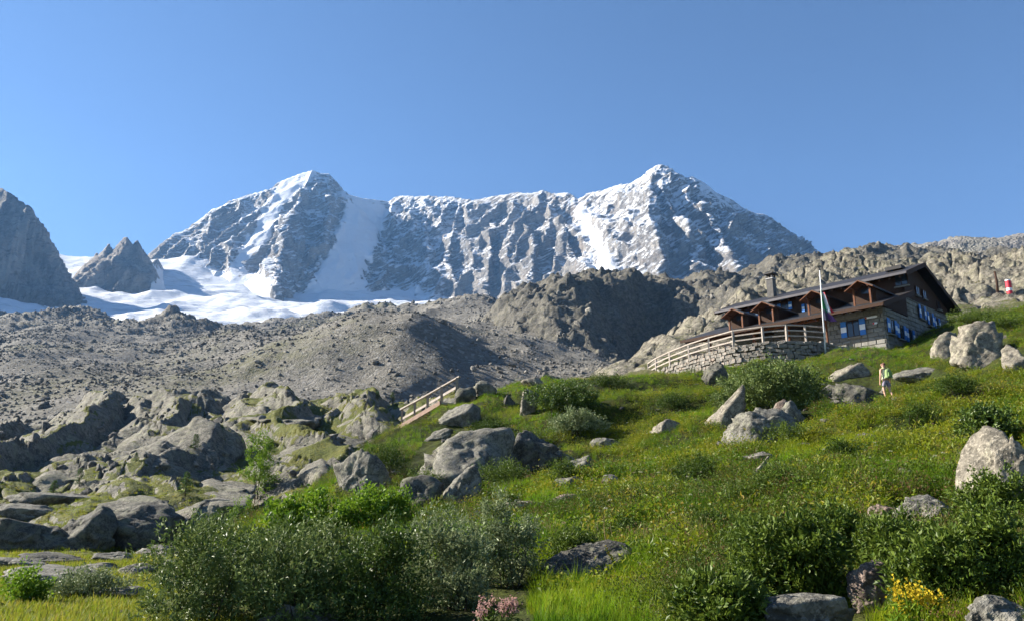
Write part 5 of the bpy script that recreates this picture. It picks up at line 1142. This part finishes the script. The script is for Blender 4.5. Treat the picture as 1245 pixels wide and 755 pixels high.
for k, (px_, py_, hp_, lb_) in enumerate([(64, 607, 24, 'bushy larch sapling left of the long low rock dome'), (96, 590, 22, 'larch sapling against the steep slab right of the bushy one'), (225, 602, 30, 'tall slim larch sapling between turf patches in the middle of the slabs'), (237, 546, 20, 'larch sapling on the turf ledge below the high slabs'), (268, 532, 18, 'small larch sapling on the right end of the turf ledge'),
                                          (40, 606, 12, 'tiny larch sapling at the left of the rock dome'), (459, 485, 12, 'tiny larch sapling on the slab crest left of the stairway'), (477, 486, 16, 'small larch sapling on the slab crest just left of the stairway'), (165, 560, 12, 'tiny larch sapling between the steep slabs')]): sapling(px_, py_, hp_, lb_, 400 + k)

# ------------------------------------------------------------ ground cover
def blade_tuft(seed, n, h0, h1, spread, wid, bend, mat, name):
    rs = np.random.RandomState(seed); V = []; F = []
    for i in range(n):
        an = rs.uniform(0, 6.283); r = spread * math.sqrt(rs.rand()); p = np.array([math.cos(an) * r, math.sin(an) * r, -.03]); a2 = an + rs.uniform(-1, 1); d = np.array([math.cos(a2), math.sin(a2), 0]); s = np.array([-d[1], d[0], 0]); h = rs.uniform(h0, h1); bd = rs.uniform(.2, 1) * bend; k = len(V)
        for t, w_ in ((0, 1), (.5, .8), (1, 0)):
            q = p + np.array([0, 0, h * t * (1 - .25 * bd * t)]) + d * h * bd * t * t
            if w_: V += [q - s * wid * w_ / 2, q + s * wid * w_ / 2]
            else: V.append(q)
        F += [(k, k + 1, k + 3), (k, k + 3, k + 2), (k + 2, k + 3, k + 4)]
    return mesh_np(name, np.array(V), np.array(F), False, None, mat)
def leaf_clump(seed, n, rad, h, ln, wd, mat, name, flat=.5):
    rs = np.random.RandomState(seed); d = rdir(rs, n); d[:, 2] = np.abs(d[:, 2]); pos = d * np.array([rad, rad, h]) * rs.uniform(.45, 1.05, n)[:, None]
    ax = nrm(d * np.array([1, 1, .5]) + rs.randn(n, 3) * .5); V, F = leaves(pos, ax, nrm(rdir(rs, n) * .7 + np.array([0, 0, flat + .5])), ln * rs.uniform(.6, 1.3, n), wd * rs.uniform(.6, 1.3, n))
    return mesh_np(name, V, F, False, None, mat)
GP = [blade_tuft(k, 22, .10, .26, .11, .010, .55, L_GRASS, 'grass_tuft') for k in range(3)] + [blade_tuft(10 + k, 16, .2, .42, .10, .009, .7, L_GRASS, 'grass_tuft') for k in range(2)]
FP = [leaf_clump(20 + k, 26, .15, .18, .05, .032, L_FORB, 'forb') for k in range(3)] + [leaf_clump(25 + k, 18, .14, .26, .07, .035, L_FORB, 'forb') for k in range(2)] + [leaf_clump(28, 34, .20, .12, .035, .03, L_FORB, 'forb'), leaf_clump(29, 12, .12, .42, .055, .02, L_FORB, 'forb')]
HP_ = [leaf_clump(30 + k, 120, .24, .26, .034, .014, L_HEATH, 'heath') for k in range(3)] + [leaf_clump(34, 90, .2, .22, .03, .013, L_RED, 'heath'), leaf_clump(35, 120, .22, .34, .034, .014, L_RHODO, 'heath')]
DP = [blade_tuft(40 + k, 14, .25, .5, .12, .005, .5, L_DRY, 'dry_stalk') for k in range(2)] + [leaf_clump(44, 26, .16, .2, .05, .022, L_RED, 'dry_leaf')]
def blobs(px, py, lst):
    o = np.zeros(len(px))
    py = np.minimum(py, 742)
    for x, y, rx, ry, v in lst: o += v * np.exp(-((px - x) / rx) ** 2 - ((py - y) / ry) ** 2)
    return o
rs = np.random.RandomState(12)
def cand(n, e):
    """plan points on the near hillside, denser close by"""
    Y = 3.2 * (70 / 3.2) ** (rs.rand(n) ** e); u = rs.uniform(-.72, 1.1, n); X = u * Y; Z = near_z(X, Y); a, b = pix(X, Y, Z); k = ((b < 764) | (a < 0) | (a > 1245)) & (Z > -3)
    zl = left_z(X, np.maximum(Y, 8.5)); k &= (zl < Z + .05) | (Y < 9) | (X > 5)
    for q in BL + CUSH: k &= ((a - q[0]) / (q[2] * .52)) ** 2 + ((b - q[1] + q[3] * .30) / (q[3] * .55)) ** 2 > 1          # nothing grows through the stones
    return X[k], Y[k], Z[k], a[k], b[k]
def plant(name, label, protos, n, wfun, s0, s1, e=.72, tilt=.18):
    X, Y, Z, a, b = cand(n, e); w_ = wfun(X, Y, a, b); k = rs.rand(len(X)) < w_; X, Y, Z = X[k], Y[k], Z[k]; m_ = len(X)
    sc_ = rs.uniform(s0, s1, m_) * (.5 + .5 * sm(5, 10, Y)); rot = np.stack([rs.uniform(-tilt, tilt, m_), rs.uniform(-tilt, tilt, m_), rs.uniform(0, 6.283, m_)], 1)
    scatter(name, label, np.stack([X, Y, Z], 1), rot, np.stack([sc_, sc_, sc_ * rs.uniform(.75, 1.25, m_)], 1), rs.randint(0, len(protos), m_), protos); return m_
FORB = [(800, 540, 110, 60, .8), (760, 620, 80, 40, .6), (1130, 480, 110, 40, .8), (1150, 540, 90, 34, .8), (860, 480, 60, 14, .8), (740, 500, 50, 14, .7), (900, 560, 60, 30, .4), (1230, 460, 60, 60, .6), (720, 600, 40, 20, .4), (1020, 520, 60, 20, .3), (600, 500, 40, 10, .3)]
HEATH = [(950, 690, 110, 55, 1.), (890, 735, 80, 45, .7), (1180, 690, 100, 60, .9), (640, 555, 70, 24, .7), (520, 580, 60, 25, .6), (440, 560, 40, 24, .35), (560, 520, 70, 14, .6), (720, 640, 50, 16, .35), (930, 600, 70, 26, .5), (470, 560, 40, 40, .3), (980, 535, 60, 14, .5), (1090, 600, 100, 20, .25), (760, 740, 80, 40, .3)]
DRY = [(1190, 560, 60, 24, .5), (1120, 655, 70, 16, .7), (830, 655, 60, 18, .6), (760, 610, 70, 24, .45), (1000, 500, 120, 18, .25), (1080, 440, 80, 18, .3), (860, 468, 70, 8, .5), (660, 640, 50, 16, .4), (1230, 590, 40, 30, .4), (650, 468, 80, 8, .3)]
def wf(l, base, sc, seed): return lambda X, Y, a, b: np.clip((base + blobs(a, b, l)) * sm(-.35, .35, n2(X / sc, Y / sc, seed) + blobs(a, b, l) * .55 - .1), 0, 1)
def THICK(a, b): return 1 - np.where((a > 120) & (a < 650), sm(640, 690, b), 0)          # bare shade under the willow thicket
cnt = [plant('grass', 'green and yellowish grass tufts covering the hillside', GP, 320000, lambda X, Y, a, b: np.clip(.95 - .95 * blobs(a, b, FORB) - .5 * sm(.0, .25, n2(X / 2.2, Y / 2.2, 61)) * sm(9, 14, Y), .08, 1) * np.clip(1.02 - 1.15 * blobs(a, b, HEATH), .02, 1) ** 1.5 * THICK(a, b) * (.55 + .45 * sm(-.3, .3, n2(X / 2.5, Y / 2.5, 5))), .4, 1.0, .64),
       plant('leafy_ground_cover', 'broad leaved green and yellow plants on the slope', FP, 280000, lambda X, Y, a, b: np.clip(1.4 * wf(FORB, .14, 2.2, 61)(X, Y, a, b) + .12 * sm(.0, .25, n2(X / 2.2, Y / 2.2, 61)), 0, 1) * THICK(a, b) * sm(6, 10, Y), .5, 1.35, .55),
       plant('heath_ground_cover', 'low dark heath and bilberry on the slope', HP_, 135000, lambda X, Y, a, b: np.clip(wf(HEATH, .10, 4., 63)(X, Y, a, b) + .55 * sm(.10, .30, n2(X / 3.2, Y / 3.2, 77)) * sm(9, 14, Y), 0, 1) * THICK(a, b), .5, 1.4, .57),
       plant('dry_stalks', 'brown seed stalks and withered leaves in the grass', DP, 40000, lambda X, Y, a, b: wf(DRY, .14, 3., 65)(X, Y, a, b) * THICK(a, b) * sm(4, 8, Y), .4, 1.)]
# yellow grass of the meadow at the bottom left and tufts on the slabs
i_ = rs.randint(0, LX.size, 100000); X, Y, Z = LX.ravel()[i_], LY.ravel()[i_], LZ.ravel()[i_]; a, b = pix(X, Y, Z)
k = (a > -700) & (a < 420) & (gl.ravel()[i_] > .52) & (Y < 70) & (rs.rand(len(X)) < np.clip(.9 - Y / 80, .15, 1)); X, Y, Z = X[k], Y[k], Z[k]
X = X + rs.randn(len(X)) * .06; n = len(X); sc_ = rs.uniform(.6, 1.3, n)
L_YEL = mat_leaf('grass_yellow', (.10, .15, .010), (.19, .22, .016), .5, .6, .15, (.28, .22, .04))
scatter('meadow_grass', 'yellow green grass of the small meadow below the slabs', np.stack([X, Y, Z], 1), np.stack([rs.uniform(-.2, .2, n), rs.uniform(-.2, .2, n), rs.uniform(0, 6.28, n)], 1), np.stack([sc_] * 3, 1), rs.randint(0, 3, n), [blade_tuft(70 + k_, 20, .05, .15, .13, .011, .6, L_YEL, 'grass_tuft') for k_ in range(3)])
print('PLANTS', n)
# small flowers
FLW = [leaf_clump(80 + k, 26, .05, .03, .022, .016, mt_, 'flower') for k, mt_ in enumerate((PETALW, PETALW, PETALY, PETALP))]
X, Y, Z, a, b = cand(9000, .6); w_ = .03 + blobs(a, b, [(1150, 500, 120, 70, .28), (860, 480, 60, 14, .25), (800, 560, 100, 70, .12), (760, 620, 70, 26, .3), (1020, 510, 60, 20, .3)]); k = (rs.rand(len(X)) < w_) & (Y > 10); X, Y, Z = X[k], Y[k], Z[k]; n = len(X); sc_ = rs.uniform(.3, .75, n)
scatter('flowers', 'small white yellow and pink flower heads in the grass', np.stack([X, Y, Z + rs.uniform(.2, .38, n)], 1), np.zeros((n, 3)), np.stack([sc_] * 3, 1), rs.choice(4, n, p=[.4, .3, .12, .18]), FLW)

# single flowering plants close by
def stalk(px, py, hp, lab, seed, petal, lean=0., cat='plant', name='flower_stalk'):
    rs2 = np.random.RandomState(seed); b = hit(px, py); h_ = hp * b.y / FPX; o = empty(name, b - Vector((0, 0, .03)), 0, lab, cat)
    t = MB(); pts_ = [(lean * h_ * (q ** 2), 0, h_ * q) for q in (0, .35, .7, 1)]; t.tube(pts_, [.009, .008, .006, .003], 6); t.build('stem', L_ALDER, o, True)
    z = rs2.uniform(.02, .72, 34); an = rs2.uniform(0, 6.283, 34); d = np.stack([np.cos(an), np.sin(an), np.full(34, .45)], 1); pos = np.stack([lean * h_ * z ** 2, 0 * z, z * h_], 1)
    V, F = leaves(pos, d, np.tile([0, 0, 1.], (34, 1)) + rs2.randn(34, 3) * .2, h_ * (.24 - .16 * z), h_ * np.full(34, .05)); link('leaf', mesh_np('leaf', V, F, False, None, L_ALDER), None, o)['kind'] = 'stuff'
    n = 70; z = rs2.uniform(.66, 1.04, n); pos = np.stack([lean * h_ * z ** 2, 0 * z, z * h_], 1) + rs2.randn(n, 3) * h_ * .03; V, F = leaves(pos, rdir(rs2, n), rdir(rs2, n), h_ * np.full(n, .05), h_ * np.full(n, .035)); link('blossom', mesh_np('blossom', V, F, False, None, petal), None, o)
stalk(612, 712, 66, 'tall pale flower spike standing before the silver willow', 501, PETALW)
stalk(752, 702, 36, 'leaning green flower stalk beside the dark shaded rock', 502, PETALY, -.4)
def flower_clump(px, py, wp, hp, lab, seed, petal, leafm, n=16):
    rs2 = np.random.RandomState(seed); b = hit(px, py); k_ = b.y / FPX; o = empty('flower_clump', b - Vector((0, 0, .02)), 0, lab, 'plant'); t = MB(); P0 = []
    for i in range(n):
        x, y = rs2.uniform(-.5, .5) * wp * k_, rs2.uniform(-.3, .3) * wp * k_; h_ = hp * k_ * rs2.uniform(.6, 1.05); t.tube([(x * .5, y * .5, 0), (x, y, h_)], [.005, .003], 5); P0 += [np.array([x, y, h_]) + rs2.randn(3) * np.array([.016, .016, .022]) for _ in range(26)]
    t.build('stems', leafm, o); P0 = np.array(P0); V, F = leaves(P0, rdir(rs2, len(P0)), rdir(rs2, len(P0)), np.full(len(P0), .02), np.full(len(P0), .014)); link('blossom', mesh_np('blossom', V, F, False, None, petal), None, o)
    q = rs2.rand(160, 3); pos = np.stack([(q[:, 0] - .5) * wp * k_, (q[:, 1] - .5) * wp * k_ * .6, q[:, 2] * hp * k_ * .75], 1); V, F = leaves(pos, rdir(rs2, 160) + [0, 0, .4], rdir(rs2, 160), np.full(160, .05), np.full(160, .013)); link('leaf', mesh_np('leaf', V, F, False, None, leafm), None, o)['kind'] = 'stuff'
flower_clump(1112, 762, 56, 44, 'yellow flower clump right of the reddish brown boulder', 511, PETALY, L_ALDER)
flower_clump(606, 768, 50, 34, 'pale pink flower clump at the bottom edge', 512, PETALP, L_HEATH, 20)
# ------------------------------------------------------------ hiker seen from behind, walking up to the hut
def skin_mesh(name, verts, edges, radii, mat, parent, root=0, lev=2):
    me = bpy.data.meshes.new(name); me.from_pydata(verts, edges, []); o = link(name, me, None, parent)
    md = o.modifiers.new('skin', 'SKIN'); md.use_smooth_shade = True; md.branch_smoothing = .6
    if not me.skin_vertices: 
        bm = bmesh.new(); bm.from_mesh(me); bm.verts.layers.skin.verify(); bm.to_mesh(me); bm.free()
    for i, r in enumerate(radii): me.skin_vertices[0].data[i].radius = (r, r) if not isinstance(r, tuple) else r
    me.skin_vertices[0].data[root].use_root = True
    sb = o.modifiers.new('smooth', 'SUBSURF'); sb.levels = lev; sb.render_levels = lev
    me.materials.append(mat); return o
hk = hit(1080, 487)
person = empty('person', hk, R(12), 'hiker in a pale sleeveless top and grey shorts with green backpack, seen from behind', 'person')
person.scale = (1.05,) * 3
SKIN = mat_plain('skin', (.52, .30, .21), .55, .06); TOP = mat_plain('top_cloth', (.62, .58, .42), .85, .08); SHORT = mat_plain('shorts_cloth', (.25, .22, .27), .9, .1); PACK = mat_plain('backpack_cloth', (.20, .27, .11), .8, .2); HAIR = mat_plain('hair', (.10, .035, .03), .6, .3, 30); SHOE = mat_plain('shoe', (.45, .40, .36), .8)
# x right, y away from the viewer (walking direction), z up
bv = [(0, 0, .94), (0, .01, 1.10), (0, .03, 1.28), (0, .045, 1.42), (0, .06, 1.50), (0, .075, 1.60), (0, .085, 1.70),          # 0-6 spine to crown
      (-.10, 0, .88), (-.115, .05, .50), (-.11, -.02, .10), (-.11, .10, .04),                                                  # 7-10 left leg
      (.10, 0, .88), (.12, -.02, .50), (.13, -.20, .15), (.13, -.12, .05),                                                     # 11-14 right leg, heel lifted behind
      (-.17, .05, 1.40), (-.235, .01, 1.12), (-.25, .06, .88), (-.25, .09, .81),                                               # 15-18 left arm
      (.17, .05, 1.40), (.245, -.01, 1.13), (.25, .06, .90), (.25, .09, .83)]                                                  # 19-22 right arm
be = [(0, 1), (1, 2), (2, 3), (3, 4), (4, 5), (5, 6), (0, 7), (7, 8), (8, 9), (9, 10), (0, 11), (11, 12), (12, 13), (13, 14), (3, 15), (15, 16), (16, 17), (17, 18), (3, 19), (19, 20), (20, 21), (21, 22)]
br_ = [(.15, .11), (.135, .095), (.15, .105), (.13, .085), (.055, .055), (.09, .10), (.06, .07), .085, .058, .036, .032, .085, .058, .036, .032, .055, .040, .028, .030, .055, .040, .028, .030]
# five fingers on each hand, as short chains rooted in the palm
for side, base in ((-1, 18), (1, 22)):
    hx, hy, hz_ = bv[base]
    for q, (dx, dy, L) in enumerate(((-.012, -.025, .065), (-.012, -.008, .075), (-.012, .010, .072), (-.012, .026, .058), (-.03 * 1, .035, .045))):
        i0 = len(bv); bv.append((hx + side * dx * .5, hy + dy, hz_ - .03)); bv.append((hx - side * .012, hy + dy * 1.1 + .012, hz_ - .03 - L)); be += [(base, i0), (i0, i0 + 1)]; br_ += [.010, .008]
skin_mesh('body', bv, be, br_, SKIN, person, 0, 2)
skin_mesh('top', [(0, 0, .98), (0, .01, 1.10), (0, .03, 1.28), (0, .045, 1.39), (-.11, .05, 1.42), (.11, .05, 1.42)], [(0, 1), (1, 2), (2, 3), (3, 4), (3, 5)], [(.172, .135), (.155, .118), (.172, .128), (.14, .10), .066, .066], TOP, person, 1, 2)
skin_mesh('shorts', [(0, 0, .99), (0, 0, .90), (-.105, .005, .84), (-.112, .03, .60), (.105, 0, .84), (.118, -.01, .60)], [(0, 1), (1, 2), (2, 3), (1, 4), (4, 5)], [(.165, .13), (.165, .13), .105, .095, .105, .095], SHORT, person, 1, 2)
bp = skin_mesh('backpack', [(.03, -.17, 1.02), (.03, -.19, 1.15), (.03, -.18, 1.30), (.03, -.13, 1.42)], [(0, 1), (1, 2), (2, 3)], [(.13, .085), (.155, .11), (.15, .10), (.11, .06)], PACK, person, 1, 2)
for s in (-1, 1):
    b = MB(); b.tube([(s * .10 + .02, -.12, 1.43), (s * .105, .06, 1.475), (s * .11, .16, 1.38), (s * .12, .15, 1.2), (s * .14, -.05, 1.06)], [.018] * 5, 6); b.build('strap', PACK, bp, True)
b = MB(); b.box((.03, -.295, 1.15), (.17, .05, .17)); b.build('pocket', mat_plain('pocket_cloth', (.15, .24, .08), .8), bp)
hr = skin_mesh('hair', [(0, .07, 1.60), (0, .06, 1.67), (0, .08, 1.725), (0, -.055, 1.645)], [(0, 1), (1, 2), (1, 3)], [(.10, .108), (.108, .112), (.07, .08), (.045, .045)], HAIR, person, 1, 2)
for x_, y_, z_, rot_ in ((-.11, .06, .035, 0), (.13, -.135, .075, -.5)):
    so = skin_mesh('shoe', [(0, -.10, .03), (0, 0, .03), (0, .13, .015)], [(0, 1), (1, 2)], [(.05, .05), (.05, .052), (.045, .032)], SHOE, person, 1, 2); so.location = (x_, y_, z_); so.rotation_euler = (rot_, 0, 0)
fh = MB()
for s in (-1, 1): fh.box((s * .035, .177, 1.645), (.022, .012, .012))
fe = fh.build('eyes', mat_plain('eye', (.05, .03, .02), .3), person)
b = MB(); b.add([(-.016, .170, 1.615), (.016, .170, 1.615), (0, .172, 1.655), (0, .205, 1.612)], [(0, 1, 3), (1, 2, 3), (2, 0, 3), (0, 2, 1)]); b.build('nose', SKIN, person)
b = MB(); b.box((0, .168, 1.578), (.045, .014, .012)); b.build('mouth', mat_plain('lips', (.40, .16, .13), .5), person)
for s in (-1, 1): b = MB(); b.box((s * .098, .075, 1.628), (.018, .032, .058)); b.build('ear', SKIN, person)
# ------------------------------------------------------------ mountain air
bm = bmesh.new(); bmesh.ops.create_cube(bm, size=1.0)
me = bpy.data.meshes.new('haze'); bm.to_mesh(me); bm.free()
hz = link('haze', me); hz.scale = (5200, 3400, 1500); hz.location = (-300, 1500, 700)
tag(hz, 'thin blue mountain haze in the air', kind='stuff')
m = M('haze_air'); pv = m.n('ShaderNodeVolumePrincipled'); pv.inputs['Color'].default_value = (.22, .50, 1.0, 1); pv.inputs['Density'].default_value = 5.5e-5
pv.inputs['Anisotropy'].default_value = .2
m.l(pv.outputs[0], m.out.inputs['Volume']); me.materials.append(m.m)
